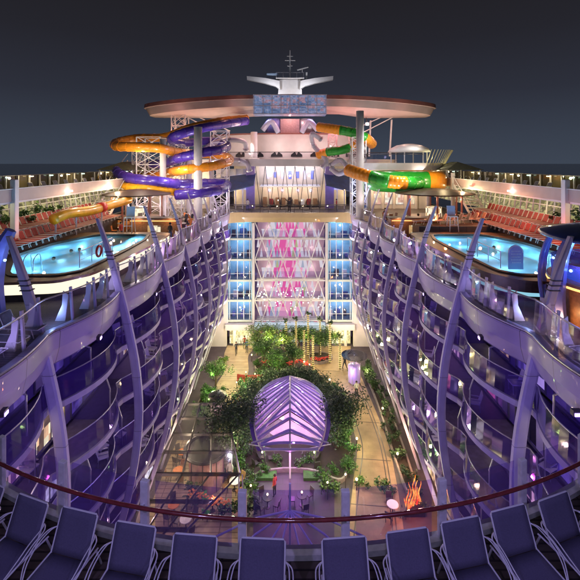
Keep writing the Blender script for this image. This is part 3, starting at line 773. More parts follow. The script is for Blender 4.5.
# ------------------------------------------------------------------ outer promenades
PK = 1.7
def promenade(s):
    sd = 'left' if s < 0 else 'right'
    t = thing('promenade_gallery', f'two level outer gallery with pinkish fascia and slanted windows along the {sd} ship side', 'building', (s*21, 45, DECK), absolute=True)
    MB().box((s*21.6, 50, -2.72), (4.6, 62, .2)).build('gallery_floor', M['pinkwhite'], t)
    MB().box((s*19.25, 50, -2.25), (.14, 62, .85)).build('fascia', M['fascia'], t, bevel=.03)
    MB().box((s*19.2, 50, -1.79), (.24, 62, .05)).build('fascia_cap', M['white'], t)
    # lower slanted window wall
    b = MB()
    MB().add([(s*21.4, 21, -5.0), (s*21.4, 80, -5.0), (s*22.6, 80, -2.83), (s*22.6, 21, -2.83)], [(0, 1, 2, 3)]).build('slanted_glazing', M['r_green'], t)
    y = 22.0; k = 0
    while y < 66:
        MB().bar((s*21.3, y, -5.0), (s*21.9, y+.55, -2.83), .11, .09).build('mullion', M['fin'] if k % 3 else M['white'], t); y += .95 if y < 45 else 1.6; k += 1
    for zz, xx in ((-4.3, 21.45), (-3.55, 21.7)): MB().box((s*xx, 44, zz), (.09, 46, .07)).build('transom', M['white'], t)
    # outer windscreen
    MB().box((s*23.6, 50, -1.85), (.04, 62, 1.5)).build('windscreen', glass('windscreen '+sd, (.55, .52, .45), 1.0, .05, .40, (.42, .36, .22)), t)
    MB().box((s*23.6, 50, -1.08), (.14, 62, .07)).build('screen_rail', M['darksteel'], t)
    y = 24.0; k = 0
    while y < 74:
        p = MB().bar((s*23.45, y, -2.6), (s*23.45, y, -1.1), .11, .09).build('screen_post', M['white'], t)
        if k % 2 == 0: MB().box((s*23.3, y+.05, -1.20), (.22, .28, .07)).build('lamp', M['em_green'] if k % 4 else M['em_warm'], p)
        y += 1.5 if y < 45 else 3; k += 1
    for y in (27.8, 47, 62): MB().box((s*19.15, y, -4.2), (.36, .42, 6.1)).build('column', M['pinkwhite'], t, bevel=.03)
    for y in (34.5, 42, 50, 58):
        MB().box((s*19.0, y, -2.42), (.30, .42, .10)).build('deck_lamp', M['em_spot'] if y != 42 or s < 0 else M['em_red'], t)
        point((s*18.1, y, -2.9), 55, (1, .66, .46) if s < 0 else (1, .50, .26), .1)
    for y in (26, 33, 40, 48, 58): point((s*20.3, y, -3.1), 26, (1, .92, .45), .1)
    for y in (27, 35, 43, 52, 62): point((s*22.6, y, -1.35), 26, (1, .80, .42), .1)
    # planting along the windows is a separate thing
promenade(-1); promenade(1)
for x, y in ((18.0, 27), (18.0, 32), (17.6, 37), (14, 36)): point((x, y, -4.3), 42, (1, .20, .06), .12)
for y in (28, 34, 40): point((-17.9, y, -4.2), 20, (1, .35, .2), .12)

# ------------------------------------------------------------------ foliage helpers
def leaf_cloud(mb, c, r, n, size, sz=1.0, mi=0):
    c = Vector(c)
    # a handful of clumps inside the crown volume
    clumps = [c+Vector((random.gauss(0, .42)*r, random.gauss(0, .42)*r, random.uniform(-.65, .7)*r*sz)) for _ in range(max(5, int(n/70)))]
    for i in range(n):
        q = random.choice(clumps)
        d = Vector((random.gauss(0, 1), random.gauss(0, 1), random.gauss(0, 1)))
        p = q+d*(r*.17)
        u = Vector((random.gauss(0, 1), random.gauss(0, 1), random.gauss(0, .5))).normalized(); v = u.cross(Vector((random.gauss(0, 1), random.gauss(0, 1), random.gauss(0, 1)))).normalized()
        a = size*random.uniform(.6, 1.3); b_ = a*.5
        mb.add([p-u*a, p-v*b_, p+u*a, p+v*b_], [(0, 1, 2, 3)], mi if mi < 2 else random.randrange(2))
def tree(name, label, loc, h, r, leafm, n=1400, size=.14, group=None, sz=.7):
    t = thing(name, label, 'tree', loc, 0, group)
    tr = MB(); tr.tube(crom([(0, 0, 0), (.05, .03, h*.3), (-.04, .02, h*.62), (0, 0, h*.85)], 4), [.13-.09*i/12 for i in range(13)], 7)
    for k in range(6):
        a = k*1.05+random.random(); z0 = h*random.uniform(.38, .6)
        tr.tube([(0, 0, z0), (math.cos(a)*r*.4, math.sin(a)*r*.4, z0+h*.16), (math.cos(a)*r*.75, math.sin(a)*r*.75, z0+h*.26)], [.05, .035, .012], 5)
    tr.build('trunk', M['bark'], t)
    cr = MB(); leaf_cloud(cr, (0, 0, h*.72), r, n, size, sz, 2)
    cr.build('crown', [leafm, M['leafdark'] if leafm != M['leafpale'] else M['leaf']], t)
    return t
def shrub(name, label, loc, r, leafm, n=350, size=.10, group=None, sz=.7, sx=1, sy=1, cat='shrub', rz=0):
    t = thing(name, label, cat, loc, rz, group)
    b = MB(); leaf_cloud(b, (0, 0, r*sz*.8), r, n, size, sz, 2)
    o = b.build('foliage', [leafm, M['leafdark'] if leafm != M['leafpale'] else M['leaf']], t); o.scale = (sx, sy, 1)
    st = MB()
    for k in range(4): a = k*1.6; st.tube([(0, 0, 0), (math.cos(a)*r*.5*sx, math.sin(a)*r*.5*sy, r*sz*.9)], [.03, .01], 5)
    st.build('stem', M['bark'], t)
    return t
# gallery plants (left and right)
for s in (-1, 1):
    for k, y in enumerate((27.2, 29.6, 31.6, 33.5, 35.3)):
        if s > 0 and k > 2: continue
        shrub('potted_palm', f'leafy green plant against the slanted windows of the {"left" if s < 0 else "right"} gallery', (s*21.0+s*.2*(k % 2), y, -5.0), .75+.2*(k % 2), M['leaf'], 260, .13, 'plants below the %s gallery windows' % ('left' if s < 0 else 'right'), 1.1, cat='plant')

# ------------------------------------------------------------------ central park
PK = 5.5
def sheet(name, rows, z, m):
    b = MB(); A = [(a, y, z) for y, a, c in rows]; B = [(c, y, z) for y, a, c in rows]; b.ribbon(A, B); return struct(b.build(name, m))
def sm(rows): 
    p = crom([(y, a, c) for y, a, c in rows], 8); return [(q[0], q[1], q[2]) for q in p]
sheet('garden_path', sm([(56.8, -2.5, 8.6), (54, .8, 8.3), (50, 3.2, 8.6), (44, 5.4, 8.9), (37.5, 6.2, 9.1), (32.8, 5.2, 8.7), (28, 4.0, 8.0), (22, 2.5, 7)]), FLOOR+.008, M['path'])
for dx, dz in ((.45, 0), (-.55, 0)):
    rows = sm([(54, 8.3, 0), (50, 8.6, 0), (44, 8.9, 0), (37.5, 9.1, 0), (32.8, 8.7, 0), (28, 8.0, 0), (22, 7, 0)]) if dx < 0 else sm([(54, .8, 0), (50, 3.2, 0), (44, 5.4, 0), (37.5, 6.2, 0), (32.8, 5.2, 0), (28, 4.0, 0), (22, 2.5, 0)])
    for q in ((0, .28) if dx < 0 else (0,)):
        sheet('path_inlay', [(y, a+dx-q, a+dx-q+.09) for y, a, c in rows], FLOOR+.013, M['darksteel'])
sheet('timber_path', sm([(57, -8.9, -4.6), (54, -8.9, -5.6), (50, -8.2, -5.2), (46.5, -8.6, -5.4), (43, -7.6, -5.2), (39.5, -7.2, -4.6), (36, -7.2, -4.2)]), FLOOR+.008, M['timber'])
for k, y in enumerate((30.5, 35.2, 40.3, 45.5, 50.2)):
    xa = lerpt([(28, 4.0), (32.8, 5.2), (37.5, 6.2), (44, 5.4), (50, 3.2)], y); struct(MB().bar((xa, y, FLOOR+.012), (xa+3.1, y-.3, FLOOR+.012), .06, .008).build('path_joint', M['darksteel']))

# planting beds with kerbs
def bed(label, pts, h=.35):
    poly = chaikin([Vector(p) for p in pts], 2)
    t = thing('planting_bed', label, 'planter', (*(sum(poly, Vector((0, 0)))/len(poly)), FLOOR), absolute=True)
    b = MB(); inn = offs(poly, -.15)
    b.ring(poly, FLOOR, poly, FLOOR+h); b.ring(poly, FLOOR+h, inn, FLOOR+h); b.ring(inn, FLOOR+h, inn, FLOOR+h-.1); b.build('kerb', M['stone'], t)
    MB().add([(p.x, p.y, FLOOR+h-.08) for p in inn], [tuple(range(len(inn)))]).build('soil', M['soil'], t)
bed('large curved planting bed wrapped round the violet glass canopy', [(-5.0, 31.5), (-5.5, 36), (-5.4, 42), (-3.8, 46.8), (0, 47.9), (3.0, 47), (5.0, 43), (5.9, 38), (5.1, 34), (4.2, 32), (2.2, 33.6), (-2.2, 33.6)])
bed('oval bed of pale trees before the far building', [(-4.6, 49), (-4.4, 53.5), (0, 54.3), (1.0, 52), (0, 49.6)])
bed('small round bed of red flowers beside the light wrapped poles', [(2.6, 51.8), (4.2, 51.4), (6.0, 53), (4.8, 54.6), (2.4, 54.2)])
bed('low hedge bed beside the timber walkway at the left block', [(-9.4, 47.5), (-8.3, 48.5), (-8.6, 52.5), (-9.6, 53.5)])
bed('square clipped hedge bed behind the small booth', [(-9.9, 40.6), (-7.9, 40.6), (-7.7, 44.6), (-9.9, 44.8)])
bed('long shrub bed along the foot of the right block', [(8.9, 30), (10.2, 30), (10.6, 44), (10, 50), (9.1, 50), (9.4, 43)], .3)

# trees
tree('tree', 'big dark leafy tree left of the violet canopy', (-4.6, 34.4, FLOOR+.3), 5.2, 2.5, M['leafdark'], 6000, .11, sz=.7)
tree('tree', 'big dark leafy tree right of the violet canopy', (4.3, 36.2, FLOOR+.3), 4.6, 2.2, M['leafdark'], 5400, .11, sz=.7)
for i, (x, y, h, r, lab) in enumerate([(-4.4, 53.4, 3.8, 1.7, 'pale green tree nearest the timber walkway'), (-2.4, 53.8, 4.1, 1.6, 'pale green tree in front of the yellow lit entrance'),
        (-.6, 52.6, 3.8, 1.5, 'pale green tree behind the canopy tip'), (-3.2, 50.6, 3.4, 1.4, 'short green tree over the red bench'), (1.2, 53.9, 3.9, 1.2, 'slender green tree among the light wrapped poles'),
        (3.9, 53.4, 3.6, 1.4, 'green tree in the round flower bed by the path'), (-1.6, 48.4, 3.0, 1.2, 'low tree with small lamps right behind the canopy')]):
    tree('tree', lab, (x, y, FLOOR+.3), h, r, M['leafpale'] if i in (0, 1, 2) else M['leaf'], 2600, .10)
# shrubs around the canopy
ring = []
for k in range(26):
    a = PI*(-.14)+PI*1.28*k/25; ring.append((4.75*math.cos(a)+random.uniform(-.25, .25), 38.6+6.8*math.sin(a)+random.uniform(-.3, .3)))
p0 = None
for k, (x, y) in enumerate(ring):
    if k % 3 == 0:
        p0 = shrub('shrub', 'dark dense shrub in the hedge ringing the violet canopy', (x, y, FLOOR+.3), 1.35, M['leafdark'], 1500, .095, 'dark shrubs ringing the canopy', 1.15)
    else: dup(p0, (x, y, FLOOR+.3), random.uniform(0, 6))
for k, (x, y, r, m, lab) in enumerate([(-3.2, 31.2, .8, 'leaf', 'bright green shrub lit by a small lamp at the left canopy tip'), (3.1, 31.5, .9, 'leaf', 'bright green shrub lit by a small lamp at the right canopy tip'),
        (-2.0, 47.8, .8, 'leaf', 'round shrub behind the canopy beside a white lamp'), (1.2, 47.9, .75, 'leafdark', 'round dark shrub under the light wrapped poles'), (2.7, 48.2, .6, 'leafdark', 'small clipped ball shrub beside the path bend'),
        (-8.9, 51.6, .9, 'leafpale', 'loose pale shrub against the left block by the walkway'), (-8.9, 49.2, .9, 'leaf', 'green shrub low beside the walkway'),
        (-8.9, 43.5, .95, 'leaf', 'clipped green hedge block behind the small booth'), (-8.8, 41.6, .95, 'leaf', 'clipped green hedge block beside the small booth'),
        (7.6, 48.6, .7, 'leaf', 'green shrub at the foot of the purple kiosk'), (-5.0, 40.4, .9, 'leaf', 'shrub with red flowers at the walkway edge'), (-5.0, 45.6, 1.0, 'leaf', 'tall green shrub behind the red bench'),
        (-4.6, 34.4, 1.0, 'leaf', 'green shrub at the pergola corner'), (-3.1, 29.6, .9, 'leafdark', 'dark shrub left of the magenta pole'), (7.2, 31.6, .8, 'leaf', 'shrub beside the flame feature'),
        (-7.2, 30.3, 1.0, 'leafdark', 'large dark planter shrub seen through the near glass left'), (-4.8, 29.4, .9, 'leaf', 'leafy planter shrub with orange blooms seen through the near glass')]):
    shrub('shrub', lab, (x, y, FLOOR+.25), r, M[m], 420, .12)
p0 = None
for k in range(9):
    y = 30.5+k*2.2; x = lerpt([(30, 9.5), (44, 10), (50, 9.6)], y)
    if p0 is None: p0 = shrub('shrub', 'low dark shrub in the long bed along the right block', (x, y, FLOOR+.25), .7, M['leafdark'], 260, .12, 'shrubs along the right block')
    else: dup(p0, (x, y, FLOOR+.25), k)
for k, (x, y, h, r, m, lab) in enumerate([(-3.6, 52.0, 3.4, 1.5, 'leafpale', 'pale green tree left of the white lamp at the far end'), (.4, 50.0, 3.2, 1.2, 'leaf', 'green tree between the canopy tip and the lit poles'), (2.6, 54.8, 3.4, 1.2, 'leaf', 'green tree at the atrium glass behind the round flower bed'),
        (5.6, 54.9, 3.0, 1.1, 'leafpale', 'pale tree in front of the right yellow lit entrance'), (-8.6, 46.2, 3.0, 1.2, 'leaf', 'green tree against the left block beside the walkway')]):
    tree('tree', lab, (x, y, FLOOR+.2), h, r, M[m], 2200, .10)
g0 = None
for k in range(30):
    if k < 12: x, y = -5.0+10.6*k/11, 32.9+.9*math.sin(k*2.1)+1.2*(1-abs(k-5.5)/5.5)
    elif k < 20: x, y = -4.4+(k-12)*.7, 46.6+.5*math.sin(k)
    else: x, y = -4.2+(k-20)*.55, 50.2+1.6*math.sin(k*1.7)
    if abs(x) < .7 and k < 12: continue
    if g0 is None: g0 = shrub('shrub', 'low bright green shrub filling the beds around the canopy', (x, y, FLOOR+.25), .62, M['leaf'], 420, .09, 'low green shrubs in the canopy beds', .9)
    else: dup(g0, (x, y, FLOOR+.25), k)
g1 = None
for k in range(34):
    if k < 12: x, y = -9.3+(k % 3)*.85, 39.6+(k//3)*1.5
    elif k < 20: x, y = -5.3+.25*math.sin(k*2.3), 35.2+(k-12)*1.35
    elif k < 28: x, y = 5.6+.25*math.sin(k*1.3)-(.06*(k-24)**2), 33.4+(k-20)*1.6
    else: x, y = 9.4+.2*(k % 2), 45.5+(k-28)*.9
    if g1 is None: g1 = shrub('shrub', 'small mid green bush among the massed planting beside the park paths', (x, y, FLOOR+.2), .74, M['leaf'], 620, .085, 'massed green bushes beside the park paths', .95)
    else: dup(g1, (x, y, FLOOR+.2), k*.9)
for x, y in ((-8.6, 41), (-8.4, 44), (-8.8, 46.2), (-5.8, 38), (-6, 42.2), (6.2, 38), (6.1, 43), (5.7, 34.4)): point((x, y-.8, FLOOR+2.1), 9, (.65, 1, .30), .1)
for k, (x, y) in enumerate(((-4.2, 33.6), (4.3, 33.4), (-1.8, 34.2), (2.0, 34.2), (-5.2, 36.6), (5.4, 36.2), (-2.5, 47.6), (1.4, 47.8))): point((x, y-.9, FLOOR+1.7), 8, (.6, 1, .35), .1)
# flowers
def flowers(label, pts, m, n=120):
    b = MB()
    for _ in range(n):
        u = random.random()*(len(pts)-1); i = int(u); p = Vector(pts[i]).lerp(Vector(pts[i+1]), u-i)+Vector((random.gauss(0, .16), random.gauss(0, .16), random.uniform(0, .25)))
        b.lathe(p, [(.01, -.02), (.10, .03), (.02, .07)], 5)
    tag(b.build('flower_bed', m), label, 'flowers', kind='stuff')
flowers('red flowers edging the timber walkway', [(-5.7, 38.6, FLOOR+.75), (-5.5, 40.6, FLOOR+.9), (-5.4, 43, FLOOR+.8)], M['redflower'], 170)
flowers('red flowers at the feet of the lit poles', [(-.2, 50.6, FLOOR+.5), (1.2, 51.2, FLOOR+.6), (2.4, 50.6, FLOOR+.4)], M['redflower'], 140)
flowers('red flowers along the bed before the atrium', [(-3.4, 50.4, FLOOR+.8), (-1.2, 51.0, FLOOR+.7)], M['redflower'], 90)
flowers('red flowers in the round bed by the path', [(2.7, 52, FLOOR+.4), (3.8, 51.7, FLOOR+.5), (5.2, 52.6, FLOOR+.4)], M['redflower'], 110)
flowers('orange blooms in the planter seen through the near glass', [(-7.6, 30.1, FLOOR+1.1), (-4.4, 29.2, FLOOR+1.0)], M['orangefab'], 70)
# red curved bench
t = thing('curved_bench', 'curved red bench on the near side of the pale trees', 'bench', (-4.6, 48.4, FLOOR))
arcq = [(2.1*math.sin(a), -.9+1.2*math.cos(a)*-.6, 0) for a in frange(-.9, .9, .15)]
MB().ribbon([(x, y-.25, .45) for x, y, z in arcq], [(x, y+.25, .45) for x, y, z in arcq]).build('seat', M['redfab'], t, solid=.12)
MB().ribbon([(x, y+.27, .45) for x, y, z in arcq], [(x, y+.36, 1.0) for x, y, z in arcq]).build('backrest', M['redfab'], t, solid=.12)
for q in (1, len(arcq)//2, len(arcq)-2): MB().box((arcq[q][0], arcq[q][1], .2), (.1, .4, .4)).build('leg', M['darksteel'], t)

# light wrapped poles
for k, (px, py, Y, h) in enumerate([(286, 366, 53.0, 5.0), (296, 362, 52.5, 5.4), (304, 366, 51.0, 4.8), (308, 360, 54.0, 5.6), (313, 372, 49.5, 4.8), (320, 360, 53.5, 5.0), (330, 363, 52.0, 5.2), (340, 372, 50.5, 4.2)]):
    x = (px-290)*Y/F
    words8 = ['beside the pale trees', 'behind the canopy tip', 'between two taller poles', 'tallest, next to the atrium glass', 'nearest the path bend', 'at the edge of the round flower bed', 'in the round flower bed', 'short, nearest the purple kiosk']
    t = thing('light_pole', 'slim trunk wrapped in warm light strings, '+words8[k], 'lit pole', (x, Y, FLOOR+.0), 0, 'poles wrapped in string lights')
    MB().tube([(0, 0, 0), (0, 0, h)], [.09, .06], 8).build('pole', M['bark'], t)
    b = MB(); nb = int(h/.26)
    for i in range(nb):
        for j in range(5):
            a = j*1.257+i*.4; b.box((.12*math.cos(a), .12*math.sin(a), .2+i*.26), (.06, .06, .06))
    b.build('light_string', M['em_bulb'], t)
    lf = MB(); leaf_cloud(lf, (0, 0, h+.1), .5, 60, .14, .6, 2); lf.build('crown', [M['leaf'], M['leafdark']], t)
# small garden lamps
gl = [(-1.0, 51.4), (-2.8, 52.2), (2.4, 49.0), (-4.1, 46.8), (-3.9, 44.2), (-1.5, 46.2), (-5.6, 43.4), (-5.5, 41.5), (-5.6, 39.8), (-3.0, 30.6), (2.9, 30.9), (4.4, 31.7), (6.3, 50.6), (-5.2, 47.2), (-6, 45)]
p0 = None
for k, (x, y) in enumerate(gl):
    if p0 is None:
        p0 = thing('garden_lamp', 'small glowing globe lamp among the park planting', 'lamp', (x, y, FLOOR), 0, 'globe lamps in the planting')
        MB().tube([(0, 0, 0), (0, 0, 1.25)], .03, 6).build('post', M['darksteel'], p0); MB().sphere((0, 0, 1.33), .075, 10).build('globe', M['em_warm'], p0, smooth=True)
    else: dup(p0, (x, y, FLOOR))
    point((x, y-.1, FLOOR+(3.3 if y > 42 else 1.8)), 34 if y > 42 else 12, (1, .90, .42), .08)

# ------------------------------------------------------------------ violet glass canopy
PK = 1.3
RIB = mat('violet rib paint', (.42, .33, .66), .35, coat=.4)
t = thing('glass_canopy', 'pointed oval glass canopy glowing violet in the middle of the park', 'canopy', (0, 35, FLOOR), absolute=True)
def wv(y):
    u = (y-35.4)/5.0; return 3.08*math.sqrt(max(0, 1-u*u*(.55 if u < 0 else 1.0)))
def zr(y): return lerpt([(30.4, -21.95), (31.5, -21.3), (32.6, -20.7), (33.8, -20.25), (35.5, -20.1), (37.5, -20.4), (39.2, -21.0), (40.4, -21.6)], y)
MB().tube([(0, y, zr(y)+.08) for y in frange(30.5, 40.4, .5)], .07, 6).build('ridge_beam', M['alu'], t)
edge = [(wv(y), y) for y in frange(30.6, 40.39, .3)]
lp = [(x, y, -21.75-.10*(39-y)*.2) for x, y in edge]+[(-x, y, -21.75-.10*(39-y)*.2) for x, y in edge[::-1]]
MB().tube(lp, .10, 6, closed=True).build('rim', M['fin'], t)
kk = 0
ysr = [30.9, 31.7, 32.5, 33.2, 33.9, 34.6, 35.3, 36.0, 36.6, 37.2, 37.8, 38.4, 39.0, 39.5, 39.9]
def arm(y, sg, u, lift=0):
    ye = y-2.0*min(1, max(.12, (40.3-y)/4.2)) if y > 33.5 else y-1.0+(33.5-y)*.45*.0
    ye = max(30.75+(y-30.9)*.12, ye); x = wv(ye)*sg
    p = Vector((0, y, zr(y))).lerp(Vector((x, ye, -21.75)), u); p.z += math.sin(PI*u)*.06+lift; return p
for i, y in enumerate(ysr):
    for sg in (-1, 1):
        MB().tube([arm(y, sg, u/6, .06) for u in range(7)], .10, 5).build('rib', RIB, t)
        if i < len(ysr)-1:
            y2 = y+(ysr[i+1]-y)*(.86 if i % 2 else .74)
            b = MB(); b.ribbon([arm(y, sg, u/6) for u in range(7)], [arm(y2, sg, u/6) for u in range(7)]); b.build('glass_pane', M['canopyglass'], t)
# violet back gutter between ring and ribs, front tips and struts
for sg in (-1, 1):
    MB().bar((0, 31.5, -21.2), (sg*3.0, 31.0, -21.7), .09).build('front_strut', M['fin'], t)
    MB().bar((0, 30.7, -22.2), (sg*3.2, 31.0, -21.8), .06).build('tie_rod', M['alu'], t)
    MB().tube([(sg*2.0, 33.8, FLOOR), (sg*2.4, 33.4, -21.6)], .06, 6).build('column', M['darksteel'], t)
    MB().tube([(sg*2.6, 38.0, FLOOR), (sg*2.4, 37.8, -21.8)], .08, 6).build('column', M['fin'], t)
ri = [Vector((x*1.14, 35+(y-35)*1.10 if y > 33 else y, z-.12)) for x, y, z in lp]
MB().ribbon([Vector(p) for p in lp]+[Vector(lp[0])], ri+[ri[0]]).build('rim_gutter', mat('violet gutter glass', (.16, .08, .42), .3, noise=.1), t)
MB().tube([(0, 33.0, FLOOR), (0, 33.0, -20.8)], .075, 10).build('mast', M['white'], t)
for x, y, p in ((0, 33, 100), (0, 36, 190), (-1.5, 35, 90), (1.5, 35, 90), (0, 38, 120)): point((x, y, -22.6), p, (.80, .50, 1), .25)
point((0, 32.6, -22.3), 90, (1, .3, .6), .2)
point((0, 32.3, -23.6), 110, (.95, .10, .85), .15); point((0, 31.0, -24.2), 40, (.7, .12, 1), .15)
for x in (-2.0, 2.2): point((x, 33.4, -24.0), 26, (.25, 1, .35), .12)
for x, lab in ((-2.2, 'left'), (2.2, 'right')): tag(MB().box((x, 34.0, FLOOR+.12), (2.2, 2.6, .24)).build('lawn_patch', mat('lawn '+lab, (.05, .14, .03), .9, noise=.4, nscale=6, bump=.8, bscale=60)), 'small green lit lawn on the '+lab+' under the canopy front', 'lawn')
# under-canopy drum bar
0 and tag(MB().lathe((0, 35.6, FLOOR), [(1.2, 0), (1.2, 1.0), (1.35, 1.05), (1.35, 1.1)], 24).build('round_counter', M['pinkwhite']), 'round pale counter standing under the violet canopy', 'counter')

# near unglazed canopy frame
t = thing('canopy_frame', 'bare steel canopy frame fanning from one mast below the near rail', 'canopy', (0, 21, FLOOR), absolute=True)
apex = Vector((0, 20.6, -17.9))
MB().tube([(0, 20.6, FLOOR), apex+Vector((0, 0, 1.4))], .06, 8).build('mast', M['fin'], t)
for sg in (-1, 1):
    for ex, ey, z in ((3.4, 18.6, -19.0), (2.2, 17.6, -19.2), (1.0, 17.2, -19.3), (3.8, 20.2, -18.9)):
        MB().tube([apex, Vector((sg*ex*.5, (20.6+ey)/2, (apex.z+z)/2+.25)), (sg*ex, ey, z)], .05, 6).build('strut', M['fin'], t)
MB().tube(crom([(-3.8, 20.2, -18.9), (-3.4, 18.6, -19.0), (-2.2, 17.6, -19.2), (0, 17.1, -19.35), (2.2, 17.6, -19.2), (3.4, 18.6, -19.0), (3.8, 20.2, -18.9)], 4), .05, 6).build('rim', M['fin'], t)

# ------------------------------------------------------------------ glass pergola (lower left)
PK = 2.2
t = thing('glass_pergola', 'sloping glass pergola roof with dark beams over the left restaurant terrace', 'pergola', (-7, 29, FLOOR), absolute=True)
zt = -22.0
L0, L1, R0, R1 = Vector((-9.9, 22.5, zt-.3)), Vector((-9.4, 36.5, zt)), Vector((-7.3, 22.5, zt-.5)), Vector((-3.5, 28.6, zt-.4))
R2 = Vector((-5.6, 36.5, zt))
def redge(u):  # right edge along length
    y = 22.5+14*u
    return Vector((lerpt([(22.5, -7.4), (28.6, -3.6), (32, -4.6), (36.5, -5.8)], y), y, zt-.35+.35*u))
def ledge(u): return L0.lerp(L1, u)
us = [0, .13, .27, .43, .58, .72, .86, 1]
for i, u in enumerate(us):
    MB().bar(ledge(u), redge(u), .13, .2).build('cross_beam', M['darksteel'], t)
for v in (0, .33, .66, 1):
    MB().tube([ledge(u).lerp(redge(u), v) for u in frange(0, 1, .0625)], .08, 4).build('long_beam', M['darksteel'], t)
for i in range(len(us)-1):
    for v in (0, .33, .66):
        q = [ledge(us[i]).lerp(redge(us[i]), v), ledge(us[i]).lerp(redge(us[i]), v+.33), ledge(us[i+1]).lerp(redge(us[i+1]), v+.33), ledge(us[i+1]).lerp(redge(us[i+1]), v)]
        MB().add([p+Vector((0, 0, .12)) for p in q], [(0, 1, 2, 3)]).build('glass_pane', M['roofglass'], t)
for u in (0, .43, .44+.28, 1):
    p = redge(u); MB().tube([(p.x, p.y, FLOOR), (p.x, p.y, p.z)], .05, 8).build('post', M['fin'], t)
p = redge(.436); MB().tube([(p.x+.35, p.y-.5, FLOOR), (p.x+.2, p.y-.1, p.z)], .04, 8).build('post', M['fin'], t)
sheet('terrace_floor', [(20, -10.6, -3.6), (29, -10.6, -3.2), (37.5, -10.6, -5.6)], FLOOR+.006, M['timber'])
# round kiosk
t = thing('round_kiosk', 'round pink glass kiosk with flat dark top under the pergola', 'kiosk', (-6.8, 32.6, FLOOR))
MB().lathe((0, 0, 0), [(1.4, 0), (1.4, 2.6)], 24).build('drum_wall', mat('rose panel', (.42, .24, .24), .25, noise=.25, nscale=1.5, coat=.6), t)
MB().lathe((0, 0, 0), [(1.4, 2.6), (1.82, 2.68), (1.86, 2.82), (1.7, 2.86), (1.5, 2.72)], 28).build('roof', M['black'], t)
for a in range(8): MB().bar((1.42*math.cos(a*.785), 1.42*math.sin(a*.785), 0), (1.42*math.cos(a*.785), 1.42*math.sin(a*.785), 2.6), .06).build('mullion', M['darksteel'], t)
# dining tables: orange or dark tops, with chairs
def cafe_table(label, x, y, m, cloth_r=.45):
    t = thing('cafe_table', label, 'table', (x, y, FLOOR))
    MB().lathe((0, 0, 0), [(cloth_r, .72), (cloth_r+.02, .74), (cloth_r, .77)], 18).build('table_top', m, t)
    MB().lathe((0, 0, 0), [(.22, 0), (.2, .03), (.04, .06), (.04, .72)], 10).build('pedestal', M['darksteel'], t)
    return t
def cafe_chair(label, x, y, rz, m, group):
    t = thing('cafe_chair', label, 'chair', (x, y, FLOOR), rz, group)
    MB().box((0, 0, .45), (.44, .44, .06)).build('seat', m, t, bevel=.01)
    MB().bar((0, .2, .47), (0, .28, .9), .44, .04, up=(0, 1, 0)).build('backrest', m, t)
    for a, c in ((-.19, -.19), (.19, -.19), (-.19, .19), (.19, .19)): MB().bar((a, c, 0), (a, c, .43), .035).build('leg', M['darksteel'], t)
    return t
tabs = [(-9.4, 35.0, 'orangefab', 'orange topped table farthest under the pergola'), (-9.2, 32.9, 'orangefab', 'orange topped table between the round kiosk and the left block'), (-5.8, 29.9, 'orangefab', 'orange topped table by the pergola posts'),
        (-4.4, 31.8, 'white', 'pale table right of the round kiosk'), (-8.6, 29.6, 'orangefab', 'orange topped table under the near pergola panes'), (-7.4, 28.4, 'white', 'pale table at the near end of the pergola'),
        (-2.4, 34.6, 'black', 'black table on the left of the magenta pole'), (2.1, 34.6, 'black', 'black table on the right of the magenta pole'), (-1.7, 30.2, 'black', 'black table behind the left of the middle glass'), (.9, 30.4, 'black', 'black table behind the right of the middle glass'),
        (7.6, 29.6, 'white', 'white clothed round table beside the flame feature')]
for i, (x, y, m, lab) in enumerate(tabs):
    cafe_table(lab, x, y, M[m], .42 if m != 'black' else .38)
    cm = 'greenfab' if i == 2 else random.choice(['brownfab', 'darksteel']) if i < 6 else 'darksteel'
    gname = ('green' if cm == 'greenfab' else 'brown' if cm == 'brownfab' else 'black')
    for j, a in enumerate((.4, 2.3, 4.2)):
        cafe_chair(f'{gname} cafe chair at the {lab}', x+.75*math.cos(a+i), y+.75*math.sin(a+i), a+i-PI/2, M[cm], 'chairs at the '+lab)
# table lamps
p0 = None
for x, y in ((-2.4, 34.6), (2.1, 34.6), (-1.7, 30.2), (.9, 30.4), (-5.8, 29.9)):
    if p0 is None:
        p0 = thing('table_lamp', 'small glowing lamp on a cafe table', 'lamp', (x, y, FLOOR+.77), 0, 'lamps on the cafe tables'); MB().lathe((0, 0, 0), [(.05, 0), (.03, .02), (.02, .15)], 8).build('base', M['darksteel'], p0); MB().lathe((0, 0, 0), [(.05, .15), (.08, .2), (.06, .28)], 10).build('shade', M['em_warm'], p0)
    else: dup(p0, (x, y, FLOOR+.77))
    point((x+.15, y-.1, FLOOR+1.3), 10, WARM, .08)
for x, y, pw in ((-9.0, 34.6, 60), (-8.4, 31.4, 60), (-8.2, 28.6, 55), (-5.6, 30.6, 60), (-4.6, 32.8, 30), (-8.7, 36.8, 40)): point((x, y, -22.7), pw, (1, .80, .50), .12)
